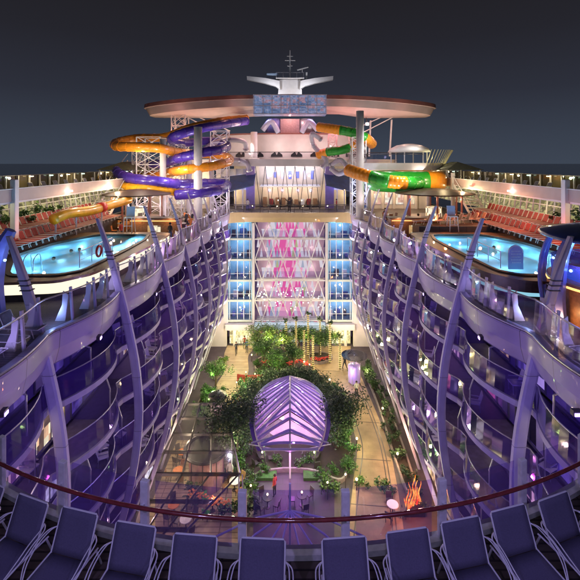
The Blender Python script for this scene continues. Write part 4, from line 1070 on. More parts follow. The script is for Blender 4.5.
# booths, kiosk
t = thing('booth', 'small dark arched booth with a rose lit poster by the timber walkway', 'booth', (-7.35, 40.6, FLOOR))
MB().box((0, 0, 1.15), (1.5, 1.3, 2.3)).build('wall', M['darksteel'], t, bevel=.04)
MB().lathe((0, 0, 0), [(1.0, 2.3), (.9, 2.5), (.5, 2.7), (.02, 2.75)], 18).build('roof', M['black'], t, smooth=True)
MB().box((0, -.67, 1.2), (1.1, .03, 1.6)).build('poster', room('rose poster', [(.75, .25, .38), (.4, .12, .25), (.9, .6, .6), (.2, .08, .12)], 2.5, .55), t)
t = thing('purple_kiosk', 'purple glowing cylindrical kiosk with wide translucent disc roof', 'kiosk', (7.6, 47.3, FLOOR))
b = MB(); b.lathe((0, 0, 0), [(.62, .1), (.66, .2), (.66, 2.1), (.6, 2.2)], 20); b.build('drum_wall', mat('kiosk violet shell', (.42, .30, .62), .25, emis=(.55, .35, .9), es=.22, coat=.6), t, smooth=True)
for a in range(6): MB().bar((.68*math.cos(a*1.047), .68*math.sin(a*1.047), 0), (.68*math.cos(a*1.047), .68*math.sin(a*1.047), 2.3), .09).build('mullion', M['fin'], t)
MB().lathe((0, 0, 0), [(.1, 3.1), (1.5, 3.25), (1.52, 3.3), (.1, 3.2)], 24).build('disc_roof', M['roofglass'], t)
MB().tube([(0, 0, 2.2), (0, 0, 3.3)], .07, 8).build('stem', M['alu'], t)
point((7.0, 46.3, FLOOR+1.6), 30, (.6, .4, 1), .1)
# flame panel
t = thing('flame_feature', 'tall wavy flame coloured light panel at the foot of the right block', 'light panel', (9.15, 29.6, FLOOR))
for k, (dx, h) in enumerate(((-.6, 1.2), (-.42, 1.8), (-.22, 2.2), (-.02, 1.6), (.15, 2.6), (.36, 2.1), (.52, 1.5), (.68, 1.9))):
    pts = [(dx+.10*math.sin(z*4+k), .1*k, z) for z in frange(.3, h, .2)]
    MB().tube(pts, [.075*(1-i/len(pts))+.010 for i in range(len(pts))], 6).build('flame', M['em_fire'], t, smooth=True)
MB().box((0, .15, .16), (1.5, .8, .32)).build('base', M['black'], t)
point((9.0, 29.0, FLOOR+1.6), 110, (1, .25, .06), .2); point((9.6, 33.2, FLOOR+2.4), 60, (1, .2, .08), .12); point((7.8, 30.4, FLOOR+2.6), 70, WHITE, .12)
# bollards and bare shop front lights, added to brighten the park
PK = 1.5
p0 = None
for k, (x, y) in enumerate([(1.8, 50.6), (4.6, 46.4), (5.9, 41.5), (6.1, 36.5), (5.3, 31.8), (9.3, 47.8), (9.5, 41.0), (9.3, 34.6), (-5.0, 52.4), (-4.9, 37.2)]):
    if p0 is None:
        p0 = thing('added_bollard', 'added low bollard with glowing cap that brightens the park path', 'bollard', (x, y, FLOOR), 0, 'added bollards along the park path')
        MB().tube([(0, 0, 0), (0, 0, .8)], .05, 8).build('post', M['darksteel'], p0); MB().lathe((0, 0, 0), [(.09, .8), (.10, .9), (.06, .95)], 10).build('cap', M['em_warm'], p0)
    else: dup(p0, (x, y, FLOOR))
    point((x+(.2 if x < 8 else -.2), y-.2, FLOOR+1.5), 70, (1, .74, .40), .1)
PK = 1.2
for x, y in ((2.2, 52.3), (5.6, 51.2), (6.9, 53.6), (-7.2, 51.5), (-7.0, 46.0)): point((x, y, FLOOR+3.4), 150, (1, .78, .28), .12)
for x, y in ((-8.6, 43.2), (-5.0, 43.6), (-4.9, 38.6), (4.9, 45.2), (-8.2, 50.6), (-3.0, 46.6)): point((x+.3, y-.9, FLOOR+2.2), 42, (.55, 1, .35), .12)
for s in (-1, 1):
    for y in (20, 26.5, 33, 40, 47, 53): point((s*9.6, y, -22.9), 75, (1, .70, .42) if y > 30 else (.9, .55, .6), .12)
# ------------------------------------------------------------------ far atrium block
PK = 2.4
t = thing('atrium_block', 'glazed atrium block with magenta mural and white diagonal lattice closing the park', 'building', (0, 57, FLOOR), absolute=True)
YF = 57.0
BLUEP = mat('cyan plaster', (.46, .72, .80), .6, noise=.25, nscale=.6)
lv = [-10.85, -13.8, -16.75, -19.6, -22.45]
# bridge band, slightly bowed towards the park
bx = frange(-9.4, 9.4, .6); bow = lambda x: YF-.9*(1-(x/9.4)**2)**.5*1.0 if abs(x) < 9.4 else YF
b = MB(); pr = [(.3, 0), (0, -.05), (-.03, -.7), (.10, -1.35), (.6, -1.42)]
rows_ = [[(x, bow(x)+dy, DECK+.02+dz) for x in bx] for dy, dz in pr]
for r0, r1 in zip(rows_, rows_[1:]): b.ribbon(r0, r1)
b.build('bridge_band', mat('bridge band paint', (.55, .42, .22), .35, noise=.1, nscale=.7, coat=.4), t, smooth=True)
MB().box((0, YF+.7, DECK-.15), (19, 2.2, .26)).build('bridge_floor', M['deck'], t)
MB().box((0, YF+3.0, -16.5), (18.6, .2, 19)).build('back_wall', M['cabinwall'], t)
for s in (-1, 1):
    # blue rooms
    zl = [DECK-1.45]+lv
    for k in range(5):
        z1, z0 = zl[k]-.12, zl[k+1]+.12
        ro = MB(); ro.box((s*7.15, YF+2.5, (z0+z1)/2), (3.4, .1, z1-z0)); ro.box((s*8.85, YF+1.3, (z0+z1)/2), (.1, 2.4, z1-z0)); ro.box((s*5.5, YF+1.3, (z0+z1)/2), (.1, 2.4, z1-z0)); ro.build('blue_room', BLUEP, t)
        ro = MB(); ro.box((s*7.15, YF+1.3, z0-.02), (3.3, 2.4, .06)); ro.build('room_floor', M['greyfab'], t)
        for q in range(3):
            fx = s*(5.9+q*1.05+random.uniform(-.2, .2)); fh = random.uniform(.5, 1.1); MB().box((fx, YF+1.2+random.random()*.8, z0+fh/2), (random.uniform(.35, .8), .5, fh)).build('furniture', random.choice([M['cloth_blue'], M['white'], M['darksteel'], M['bluepost']]), t)
        MB().box((s*7.15, YF+.18, (z0+z1)/2), (3.2, .02, z1-z0)).build('glazing', M['deckglass'], t)
        for xx in (5.75, 6.6, 7.5, 8.6): MB().box((s*xx, YF+.12, (z0+z1)/2), (.09, .12, z1-z0)).build('mullion', M['white'], t)
        MB().box((s*7.15, YF+.1, z0-.12), (3.4, .5, .26)).build('floor_edge', mat('pale green fascia', (.60, .66, .56), .4), t)
        MB().box((s*7.15, YF+.12, (z0+z1)/2-.5), (3.3, .05, .05)).build('transom', M['white'], t)
        point((s*7.1, YF+1.1, z1-.35), 42, (.45, .84, 1), .1)
    MB().box((s*5.2, YF+.0, -15.6), (.32, .4, 14.2)).build('pillar', M['pinkwhite'], t)
    MB().box((s*8.95, YF+.0, -15.6), (.3, .4, 14.2)).build('pillar', M['pinkwhite'], t)
    # ground floor
    MB().box((s*7.1, YF-.3, -23.1), (4.0, 1.2, .8)).build('entrance_canopy', M['pinkwhite'], t)
    MB().box((s*7.0, YF+.7, -24.8), (3.4, .1, 2.4)).build('entrance_glazing', M['r_yellow'], t)
    for xx in (5.5, 7.9): MB().box((s*xx, YF-.1, -24.8), (.35, .35, 2.5)).build('pillar', M['pinkwhite'], t)
    point((s*6.9, YF-.8, -24.2), 60, (1, .86, .42), .1)
mm = [emi('mural magenta', (.80, .12, .40), .75), emi('mural pink', (.88, .38, .60), .75), emi('mural white', (.80, .72, .82), .72), emi('mural lime', (.60, .60, .36), .6), emi('mural sky', (.52, .56, .74), .6), mat('mural plum', (.34, .22, .30), .4, noise=.3, nscale=.5, emis=(.30, .17, .26), es=.35)]
b = MB(); zq = [DECK-1.4]+lv
for k in range(5):
    zh, zlw = zq[k], zq[k+1]
    for i in range(-10, 11):
      for hf in (0, 1):
        zm = (zq[k]+zq[k+1])/2; zh, zlw = (zq[k], zm) if hf else (zm, zq[k+1])
        for up in (0, 1):
            xc = i*.465+up*.2325
            r_ = abs(xc+.35+.5*math.sin(k*1.9)); q = random.random()
            mi = (0 if q < .55 else 1 if q < .85 else 2) if r_ < .95 else (0 if q < .14 else 1 if q < .32 else 2 if q < .76 else 3 if q < .86 else 4) if r_ < 2.5 else (5 if q < .7 else 2)
            tri = [(xc-.2325, 0, zlw), (xc+.2325, 0, zlw), (xc, 0, zh)] if up == 0 else [(xc-.2325, 0, zh), (xc+.2325, 0, zh), (xc, 0, zlw)]
            b.add([(x_, YF+1.5, z_) for x_, y_, z_ in tri], [(0, 1, 2)], mi)
b.build('mural', mm, t)
for z in lv:
    MB().box((0, YF+1.1, z-.02), (9.6, .9, .22)).build('gallery_floor', M['pinkwhite'], t)
    MB().box((0, YF+.72, z+.62), (9.6, .03, 1.0)).build('gallery_rail', M['glass'], t)
MB().box((-.1, YF+1.0, -24.4), (9.4, .1, 3.0)).build('lobby_glazing', room('lobby', [(.8, .25, .3), (.85, .8, .85), (.3, .4, .5), (.7, .1, .2), (.55, .55, .3)], .9, .6), t)
for z in lv: MB().box((0, YF-.02, z), (10.2, .16, .13)).build('lattice_transom', M['white'], t)
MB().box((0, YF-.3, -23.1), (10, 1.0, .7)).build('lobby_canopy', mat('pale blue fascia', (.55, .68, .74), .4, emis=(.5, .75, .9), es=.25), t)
zz = [DECK-1.4]+lv+[FLOOR]
for k in range(6):
    z1, z0 = zz[k], zz[k+1]; n = 5; st = 10.0/n
    b = MB()
    for i in range(n+1):
        x = -5+i*st; xo = st/2
        if k % 2 == 0:
            if i < n: b.bar((x, YF-.05, z1), (x+xo, YF-.05, z0), .10); b.bar((x+st, YF-.05, z1), (x+xo, YF-.05, z0), .10)
        else:
            if i < n: b.bar((x+xo, YF-.05, z1), (x, YF-.05, z0), .10); b.bar((x+xo, YF-.05, z1), (x+st, YF-.05, z0), .10)
    b.build('diagonal_lattice', M['white'], t)
for x in (-3.2, 0, 3.2):
    for z in (-9.5, -12.5, -15.4, -18.3, -21.2): point((x, YF+.6, z), 16, (1, .55, .8) if x == 0 else WHITE, .1)
for s in (-1, 1):
    for z in (-9.5, -14, -18.5, -22): point((s*7.6, 53.4, z), 85, (1, .86, .90), .12)  # bare fill added in front to brighten the white lattice
# glowing specks that stand in for white reflections in the atrium
b = MB()
for _ in range(60): b.box((random.uniform(-4.6, 4.6), YF+random.uniform(.3, 1.2), random.gauss(-19.3, .8)), (.06, .05, .06))
o = b.build('painted_glints', M['em_spot'], t); o['kind'] = 'stuff'

for x in (-6, -2, 2, 6): point((x, 53.6, DECK+.6), 16, (1, .78, .5), .1)  # bare fill added to lighten the bridge band
for s in (-1, 1):
    b = MB(); rr = []
    arc = [(s*(9.0-2.6+2.6*math.cos(a)), 54.2+2.2*math.sin(a)) for a in [PI/2*i/10 for i in range(11)]]
    b.ribbon([(x, y, DECK+.03) for x, y in arc], [(x, y, DECK-1.38) for x, y in arc]); b.ribbon([(x, y, DECK+.03) for x, y in arc], [(s*9.3, 57.2, DECK+.03)]*11); b.ribbon([(x, y, DECK-1.38) for x, y in arc], [(s*9.3, 57.2, DECK-1.38)]*11)
    b.build('corner_band', bpy.data.materials['bridge band paint'], t, smooth=False)
# bridge railing + lounge above the bridge
t = thing('bridge_railing', 'glass railing across the bridge over the atrium', 'railing', (0, YF, DECK), absolute=True)
MB().ribbon([(x, bow(x)+.25, DECK+.05) for x in bx], [(x, bow(x)+.25, DECK+1.05) for x in bx]).build('glass_panel', M['glass'], t)
MB().tube([(x, bow(x)+.25, DECK+1.08) for x in bx], .05, 6).build('top_rail', M['darksteel'], t)
for x in frange(-9, 9, 1.2): MB().box((x, bow(x)+.25, DECK+.55), (.06, .06, 1.1)).build('post', M['darksteel'], t)

t = thing('lounge_block', 'bright lounge with slanted dark struts behind the bridge under the slide deck', 'building', (0, 61, DECK), absolute=True)
CREAM = mat('cream plaster', (.72, .58, .40), .6, noise=.15, nscale=.7)
MB().box((0, 64.5, -3.7), (18, .2, 6.4)).build('back_wall', CREAM, t)
MB().box((0, 62.4, -3.55), (9.2, 3.6, .2)).build('mezzanine', M['white'], t)
MB().box((0, 60.95, -3.7), (9.4, .04, 6.4)).build('glass_wall', M['glass'], t)
for q in range(9): MB().box((-4+q, 63.9, -6.2+.0), (.6, .6, random.uniform(.8, 1.7))).build('furniture', random.choice([M['redfab'], M['brownfab'], M['white'], M['darkwood']]), t)
for q in range(7): MB().box((-3.6+q*1.2, 64.3, -1.9), (.5, .1, random.uniform(.8, 1.6))).build('wall_panel', random.choice([M['bluepost'], M['white'], M['redflower'], M['pinkwhite']]), t)
for x in (-3.2, 0, 3.2): point((x, 62.6, -4.1), 75, (1, .84, .66), .1); point((x, 62.6, -1.0), 110, (.80, .80, 1), .1)
for i in range(-3, 4):
    for sg in (-1, 1): MB().bar((i*1.5, 60.7, DECK), (i*1.5+sg*.75, 60.7, -.4), .09).build('strut', M['darksteel'], t)
for s in (-1, 1):
    MB().box((s*6.0, 60.8, -3.7), (1.3, .6, 6.4)).build('dark_pier', M['cabinwall'], t)
    MB().box((s*9.0, 61.3, -5.6), (4.6, .05, 2.8)).build('side_glazing', M['glass'], t)
    MB().box((s*9.0, 61.3, -2.5), (4.6, .2, 3.2)).build('side_wall', M['white'], t)
    point((s*9.0, 63.0, -4.9), 50, (1, .85, .5), .1)
    for xx in (7.2, 8.3, 9.4, 10.6): MB().box((s*xx, 61.1, -3.9), (.14, .2, 6.2)).build('mullion', M['pinkwhite'], t)
    MB().add([(s*5.2, 57.6, -3.2), (s*10.6, 57.4, -4.6), (s*10.4, 60.9, -2.2), (s*5.2, 60.9, -1.6)], [(0, 1, 2, 3)]).build('awning', M['navy'], t, solid=.15)
    point((s*7.5, 59.6, -2.9), 60, (.45, .5, 1), .15)
    MB().box((s*16.5, 61.5, -4.0), (9.5, .3, 6.0)).build('wing_wall', M['pinkwhite'], t)
    for xx in (13.4, 15.1, 16.8, 18.5): MB().box((s*xx, 61.3, -4.6), (1.1, .1, 3.4)).build('lit_window', M['r_cream'], t)
    for xx in frange(12.5, 21, 1.7): MB().box((s*xx, 61.2, -4.0), (.3, .3, 6.0)).build('pier', M['pinkwhite'], t)
    point((s*13.5, 59.3, -3.2), 120, WARM, .15); point((s*17.5, 59.3, -3.2), 110, WARM, .15)
for x in (-3, 0, 3): point((x, 59.6, -2.0), 60, WHITE, .15)

# slide deck level
t = thing('slide_deck', 'curved white upper deck carrying the water slides', 'deck', (0, 62, 0), absolute=True)
def ell(cx, cy, rx, ry, a0, a1, n=40): return [(cx+rx*math.cos(a), cy+ry*math.sin(a)) for a in [a0+(a1-a0)*i/n for i in range(n+1)]]
front = ell(0, 66, 17.5, 9.5, PI, 2*PI)
MB().prism(front, -.45, .55).build('deck_slab', M['pinkwhite'], t)
MB().ribbon([(x, y-.02, .6) for x, y in front], [(x, y-.02, 1.5) for x, y in front]).build('deck_rail', M['glass'], t)
MB().tube([(x, y-.02, 1.55) for x, y in front], .05, 6).build('top_rail', M['darksteel'], t)
b = MB(); wf = ell(0, 68, 13, 6.5, PI, 2*PI)
b.ribbon([(x, y, .55) for x, y in wf], [(x, y, 4.4) for x, y in wf]); b.build('curved_wall', M['pinkwhite'], t, smooth=True)
for i in range(3, 38, 3):
    x, y = wf[i]; a = math.atan2((y-68)/6.5**2, x/13**2)
    o = MB().add([(-.9, -.06, 0), (.9, -.06, 0), (.85, -.06, .35), (.25, -.06, .8), (0, -.06, .25), (-.25, -.06, .8), (-.85, -.06, .35)], [(0, 1, 4, 5, 6), (1, 2, 3, 4)]).build('dark_opening', M['black'], t)
    o.matrix_parent_inverse = Matrix.Translation(-t.location); o.location = (x*1.0, y-.12, .95); o.rotation_euler.z = math.atan2(-(x/169), 1)*0
MB().prism(ell(0, 68.4, 13.6, 7.2, PI, 2*PI), 4.4, 4.62).build('upper_deck', M['redbrown'], t)
for x in (-10, -6, -2, 2, 6, 10): point((x, 59.4, 2.4), 42, (1, .90, .84), .15)
for x in (-14, 14): point((x, 57, -1.0), 80, WHITE, .15)

# tower block between the slides under the roof
t = thing('slide_tower', 'stepped tower with blue glazing where the slides begin', 'tower', (0, 64, 4.6), absolute=True)
MB().box((0, 57.0, 8.15), (10.2, 2.4, 2.7)).build('glazed_box', M['painted_reflect'], t)
for x in frange(-5, 5, 1.25): MB().box((x, 55.72, 8.15), (.09, .08, 2.7)).build('mullion', M['fin'], t)
for z in (6.85, 8.0, 9.5): MB().box((0, 55.70, z), (10.3, .1, .1)).build('transom', M['fin'], t)
MB().box((0, 64.0, 5.7), (3.0, 3, 2.4)).build('core', mat('rose grey wall', (.42, .30, .30), .5, noise=.2), t)
for s in (-1, 1):
    MB().lathe((s*2.6, 63.4, 4.6), [(1.25, 0), (1.3, 2.0), (1.1, 2.35), (.8, 2.4)], 20).build('drum_wall', M['bluepost'] if s < 0 else M['alu'], t, smooth=True)
    MB().tube(crom([(s*1.8, 61.4, 4.7), (s*2.9, 60.8, 6.3), (s*4.2, 60.9, 5.0)], 6), .42, 10).build('launch_tube', mat('grey launch tube', (.4, .45, .6), .3, coat=.5), t, smooth=True)
point((.3, 54.6, 6.7), 8, (1, .12, .10), .1)  # bare red light added for the pink reflection on the glazing
point((0, 60.9, 6.8), 60, (1, .5, .45), .2); point((-3.6, 60.6, 7.2), 60, (.6, .6, 1), .2); point((3.6, 60.6, 7.2), 60, (.7, .6, 1), .2)

# roof canopy
PK = 1.7
t = thing('wing_roof', 'broad wing shaped roof with red brown fascia and lit pale underside', 'roof', (0, 62, 8), absolute=True)
n = 72; outer = []
for i in range(n):
    a = 2*PI*i/n; c_, s_ = math.cos(a), math.sin(a)
    x = 21.4*math.copysign(abs(c_)**.40, c_); y = 59.8+3.3*math.copysign(abs(s_)**.5, s_); outer.append((x, y))
def zc(x): return 9.75-1.15*(x/20.6)**2
b = MB(); rings = []
for sc, dz, mi in ((.90, .05, 0), (1.0, 0, 1), (1.003, -.55, 1), (.99, -.62, 2), (.965, -1.6, 2), (.55, -1.75, 2)):
    rings.append([(x*sc, 59.8+(y-59.8)*sc, zc(x)+dz) for x, y in outer])
fz = []
k = len(outer)
vs = [p for r_ in rings for p in r_]
mi_of = [0, 1, 2, 2, 2]
for i in range(5):
    for j in range(k): b.f.append((i*k+j, i*k+(j+1) % k, (i+1)*k+(j+1) % k, (i+1)*k+j)); b.m.append(mi_of[i])
b.v = vs; b.f.append(tuple(range(k))); b.m.append(0); b.f.append(tuple(range(5*k, 6*k))); b.m.append(2)
b.build('roof_shell', [M['pinkwhite'], M['redbrown'], mat('roof underside', (.58, .47, .42), .45, noise=.12, nscale=.6)], t)
for x, y in ((-17.6, 61), (-16.2, 61), (15.5, 61), (12.5, 62)):
    MB().bar((x, y, 6.6), (x*.98, y, 1 if x > 0 else 4.8), .22).build('strut', M['white'], t)
for s in (-1, 1):
    MB().bar((s*11, 60, 4.6), (s*15.5, 60.4, 6.9), .14).build('brace', M['white'], t)
    MB().bar((s*9, 60, 4.8), (s*14, 60.4, 7.0), .14).build('brace', M['white'], t)
for i in range(13):
    x = -19.2+i*3.2; cc = [(1, .66, .46), (1, .38, .28), (1, .55, .38), (1, .62, .46), (1, .55, .40), (1, .6, .45), (1, .35, .32), (1, .24, .26), (1, .22, .27), (1, .26, .28), (1, .42, .36), (1, .6, .48), (1, .66, .5)][i]
    point((x, 57.0, 4.4), 58, cc, .2)
for x in (-16, -8, 8, 16): point((x, 55.2, 7.6), 14, (1, .40, .36), .1)

# radar mast
t = thing('radar_mast', 'white radar mast with two upswept wings above the wing roof', 'mast', (0, 66, 9.8), absolute=True)
b = MB(); b.add([(-2.1, 65, 9.6), (2.1, 65, 9.6), (2.1, 68, 9.6), (-2.1, 68, 9.6), (-1.75, 65.2, 13.6), (1.75, 65.2, 13.6), (1.75, 67.5, 13.6), (-1.75, 67.5, 13.6)], [(0, 1, 5, 4), (1, 2, 6, 5), (2, 3, 7, 6), (3, 0, 4, 7), (4, 5, 6, 7)]); b.build('mast_base', M['white'], t, bevel=.05)
for s in (-1, 1):
    b = MB(); b.add([(s*1.6, 65.1, 11.9), (s*2.4, 65.1, 12.45), (s*4.2, 65.1, 12.95), (s*6.95, 65.1, 13.5), (s*7.0, 65.1, 14.05), (s*4.0, 65.1, 13.75), (s*1.7, 65.1, 13.3)], [(0, 1, 2, 3, 4, 5, 6)])
    b.build('wing', M['white'], t, solid=.9)
MB().box((0, 66, 13.75), (4.6, 2.6, .14)).build('platform', M['white'], t)
for x in (-2.2, -1.1, 0, 1.1, 2.2): MB().box((x, 64.8, 14.2), (.06, .06, .9)).build('rail_post', M['alu'], t)
MB().box((0, 64.8, 14.65), (4.5, .07, .07)).build('top_rail', M['alu'], t)
MB().tube([(0, 66, 13.8), (0, 66, 18.6)], [.18, .07], 8).build('pole', M['white'], t)
for z, w_ in ((16.9, 1.7), (17.6, 1.0), (16.0, .9)): MB().box((0, 66, z), (w_, .1, .1)).build('cross_arm', M['white'], t)
MB().box((-2.9, 65.6, 14.5), (1.9, .8, .4)).build('radar_scanner', mat('pale blue radome', (.4, .55, .75), .4), t, bevel=.1)
MB().bar((1.2, 65.5, 15.2), (3.0, 65.5, 15.7), .16).build('radar_scanner', M['white'], t)
MB().bar((2.0, 65.5, 13.8), (2.0, 65.5, 15.4), .12).build('radar_stem', M['white'], t)
MB().bar((2.7, 65.5, 13.8), (2.7, 65.5, 14.8), .3).build('antenna', M['white'], t)
for x in (-3, 3): point((x, 62.8, 11.4), 150, (.9, .9, 1), .15)
point((0, 62.5, 10.8), 40, (1, .75, .6), .15)

# ------------------------------------------------------------------ water slides
PK = 2.3
def slide(label, pts, segs, r, base='water_slide'):
    P = crom([W(*p) for p in pts], 8)
    t = thing(base, label, 'water slide', P[0], absolute=True)
    n = len(P)-1
    for a, b_, m, rib in segs:
        i0, i1 = int(a*n), max(int(a*n)+1, int(round(b_*n)))
        seg = P[i0:i1+1]
        if rib:
            fine = []
            for u, v in zip(seg, seg[1:]): fine += [u.lerp(v, k/14) for k in range(14)]
            fine.append(seg[-1]); acc = 0; rs = []
            for k, q in enumerate(fine):
                if k: acc += (q-fine[k-1]).length
                rs.append(r*(1.0+.055*abs(math.sin(acc*6.5))))
            MB().tube(fine, rs, 14).build('tube_section', m, t, smooth=True)
        else:
            MB().tube(seg, r, 14).build('tube_section', m, t, smooth=True)
            for q in range(0, len(seg)-1, 3):
                d = (seg[q+1]-seg[q]).normalized()*.06
                MB().tube([seg[q]-d, seg[q]+d], r*1.06, 14).build('joint_ring', m, t)
    return t
Yc = 50
purp = [(246, 121, 58), (222, 124.5, 54), (198, 129, 50), (178, 135, 48), (172, 140, 50), (184, 143, 54), (208, 141, 57), (226, 145, 55), (222, 149, 50), (200, 153, 47), (180, 158, 47.5), (166, 163, 51), (146, 165, 55), (124, 167, 53), (117, 172, 49), (130, 178, 46), (155, 181, 45), (180, 184, 47), (205, 183, 52), (226, 184, 54), (222, 189, 49), (200, 193, 46), (176, 195, 46)]
slide('glossy violet tube slide winding round the left columns', purp, [(0, 1, M['purple'], False)], .58)
oran = [(246, 118.5, 59), (222, 121, 55.5), (190, 128, 52), (165, 137, 53), (138, 138, 55), (118, 142, 52), (116, 146, 48), (134, 147, 46), (158, 148, 46.5), (176, 152, 50), (200, 154, 55), (224, 156, 55), (229, 161, 51), (212, 166, 47), (190, 169, 46), (172, 172, 48), (158, 175, 53), (135, 176, 54), (119, 181, 51), (121, 186, 47), (142, 189, 45), (168, 190, 46), (182, 193, 49)]
slide('glossy orange tube slide looping left of the columns', oran, [(0, .35, M['orange'], False), (.35, .75, M['orange'], False), (.75, 1, M['yellow'], False)], .55)
slide('green tube slide with ribbed orange ends high right', [(318, 127, 56), (332, 129, 55), (350, 132, 54), (364, 137, 53), (372, 144, 55)], [(0, .38, M['orange'], True), (.38, .78, M['green'], False), (.78, 1, M['orange'], True)], .66)
slide('short green tube slide with orange ends below the high one', [(318, 155, 57), (328, 152, 56), (342, 150, 55), (354, 146, 55), (364, 140, 56)], [(0, .25, M['orange'], True), (.25, .68, M['green'], False), (.68, 1, M['orange'], True)], .6)
slide('lower green tube slide with two ribbed orange stretches', [(348, 170, 47), (360, 174, 45.5), (375, 178, 44.5), (393, 182, 44), (410, 183, 44), (420, 182.5, 45)], [(0, .36, M['orange'], True), (.36, .55, M['green'], False), (.55, .76, M['orange'], True), (.76, 1, M['green'], False)], .70)
# large bowl
t = thing('slide_bowl', 'large round green and orange slide bowl behind the lower right tube', 'water slide', (13.9, 49, -2), absolute=True)
cx, cy = 14.4, 49.5
def bowl(a0, a1, m, nm):
    P = [(cx+4.1*math.cos(a), cy+3.2*math.sin(a), -2.2) for a in [a0+(a1-a0)*i/20 for i in range(21)]]
    b = MB(); k = 12; vs = []
    for i, p in enumerate(P):
        a = a0+(a1-a0)*i/20
        for j in range(k):
            q = 2*PI*j/k; rr = .75*math.cos(q); vs.append((p[0]+rr*math.cos(a), p[1]+rr*math.sin(a), p[2]+1.25*math.sin(q)))
    fs = []
    for i in range(20):
        for j in range(k): fs.append((i*k+j, i*k+(j+1) % k, (i+1)*k+(j+1) % k, (i+1)*k+j))
    b.add(vs, fs); b.build(nm, m, t, smooth=True)
bowl(PI*.55, PI*1.45, M['green'], 'bowl_wall'); bowl(PI*1.45, PI*1.62, M['green'], 'bowl_wall'); bowl(PI*1.62, PI*2.15, M['orange'], 'bowl_wall'); bowl(PI*2.15, PI*2.55, M['orange'], 'bowl_wall')
point((17.0, 44.0, -1.4), 70, (1, .75, .4), .15); point((12.5, 43.4, -.3), 70, (.9, 1, .7), .15)
# slide support columns
for k, (px, y0, y1, Y, wpx, lab) in enumerate([(163, 139, 205, 47.5, 6.5, 'round white slide column standing among the orange loops'), (198, 127, 216, 46, 8.5, 'tall round white column in front of the violet loops'), (189, 150, 214, 53, 6, 'white column behind the violet loops'), (211, 150, 212, 56, 4.5, 'thin white column near the lounge'),
        (360, 111, 238, 50, 8, 'tall round pinkish column beside the right bridge end'), (254, 132, 160, 60, 7, 'short stout column on the slide deck')]):
    a, b_ = W(px, y0, Y), W(px, y1, Y); zb = DECK if k != 5 else .55; rr = wpx*Y/F/2
    t = thing('slide_column', lab, 'column', (a.x, Y, zb))
    MB().lathe((0, 0, 0), [(rr*1.05, 0), (rr, .4), (rr*.95, a.z-zb)], 20).build('shaft', M['white'], t, smooth=True)
    MB().lathe((0, 0, 0), [(rr*1.6, 0), (rr*1.6, .12), (rr*1.1, .2)], 20).build('base_plate', M['pinkwhite'], t)
# lattice stair towers
def lattice(label, x0, x1, y, z0, z1, bays, rz=0):
    t = thing('lattice_tower', label, 'tower', ((x0+x1)/2, y, z0)); hw = (x1-x0)/2; H = z1-z0
    for a in (-1, 1):
        for c in (-1, 1): MB().bar((a*hw, c*hw, 0), (a*hw, c*hw, H), .12).build('leg', M['white'], t)
    for k in range(bays):
        a, b_ = H*k/bays, H*(k+1)/bays; m = MB()
        for c in (-1, 1):
            m.bar((-hw, c*hw, a), (hw, c*hw, b_), .07); m.bar((hw, c*hw, a), (-hw, c*hw, b_), .07); m.bar((-hw, c*hw, b_), (hw, c*hw, b_), .08)
            m.bar((c*hw, -hw, a), (c*hw, hw, b_), .07); m.bar((c*hw, -hw, b_), (c*hw, hw, b_), .08)
        m.build('bracing', M['white'], t)
    return t
lattice('white lattice stair tower inside the orange loops', -18.8, -15.8, 50.5, DECK, 3.2, 6)
lattice('white lattice tower between the two coils', -15.6, -13.9, 52, DECK, 2.4, 7)
lattice('white lattice tower right of the tall left column', -10.8, -8.6, 55.5, DECK, 4.4, 7)
lattice('white lattice tower rising to the wing roof tip', -17.2, -15.2, 59, 2.0, 7.2, 3)
lattice('white lattice brace under the right high slide', 8.6, 10.2, 57.5, .6, 4.6, 3)
for x, y, z, c, pw in ((-15.5, 41.5, -1.2, (1, .86, .78), 110), (-10.5, 41.5, -.6, (1, .84, .82), 110), (-18.5, 42.5, 1.2, (1, .75, .6), 80), (10.2, 44.5, .6, (1, .8, .85), 120), (13.5, 42, -1.0, (1, .9, .8), 90), (-17.5, 47, -4.5, (1, .7, .8), 110), (-13, 44.5, -1.0, (1, .85, .8), 110), (-11.0, 48, -4.6, (1, .8, .9), 120), (-17, 46, .6, (1, .8, .6), 90), (-9.5, 50, 1.5, (.9, .8, 1), 110), (-8, 53, -3.5, (.9, .75, 1), 100), (9, 51, -3.5, (.55, .6, 1), 100), (11.5, 50, 3.4, (1, .95, 1), 150), (-19, 44.5, -3.2, (1, .7, .4), 50)):
    point((x, y, z), pw, c, .12)  # bare fill added to light slides and columns from the front
lattice('white lattice tower under the right green slides', 8.2, 10.0, 53.5, DECK, 3.4, 7)
lattice('low white lattice tower left of the tall right column', 5.6, 6.8, 58.6, -.0+.6, 4.2, 3)
lattice('white lattice tower close behind the orange loops', -20.6, -19.0, 53, DECK, 2.6, 7)
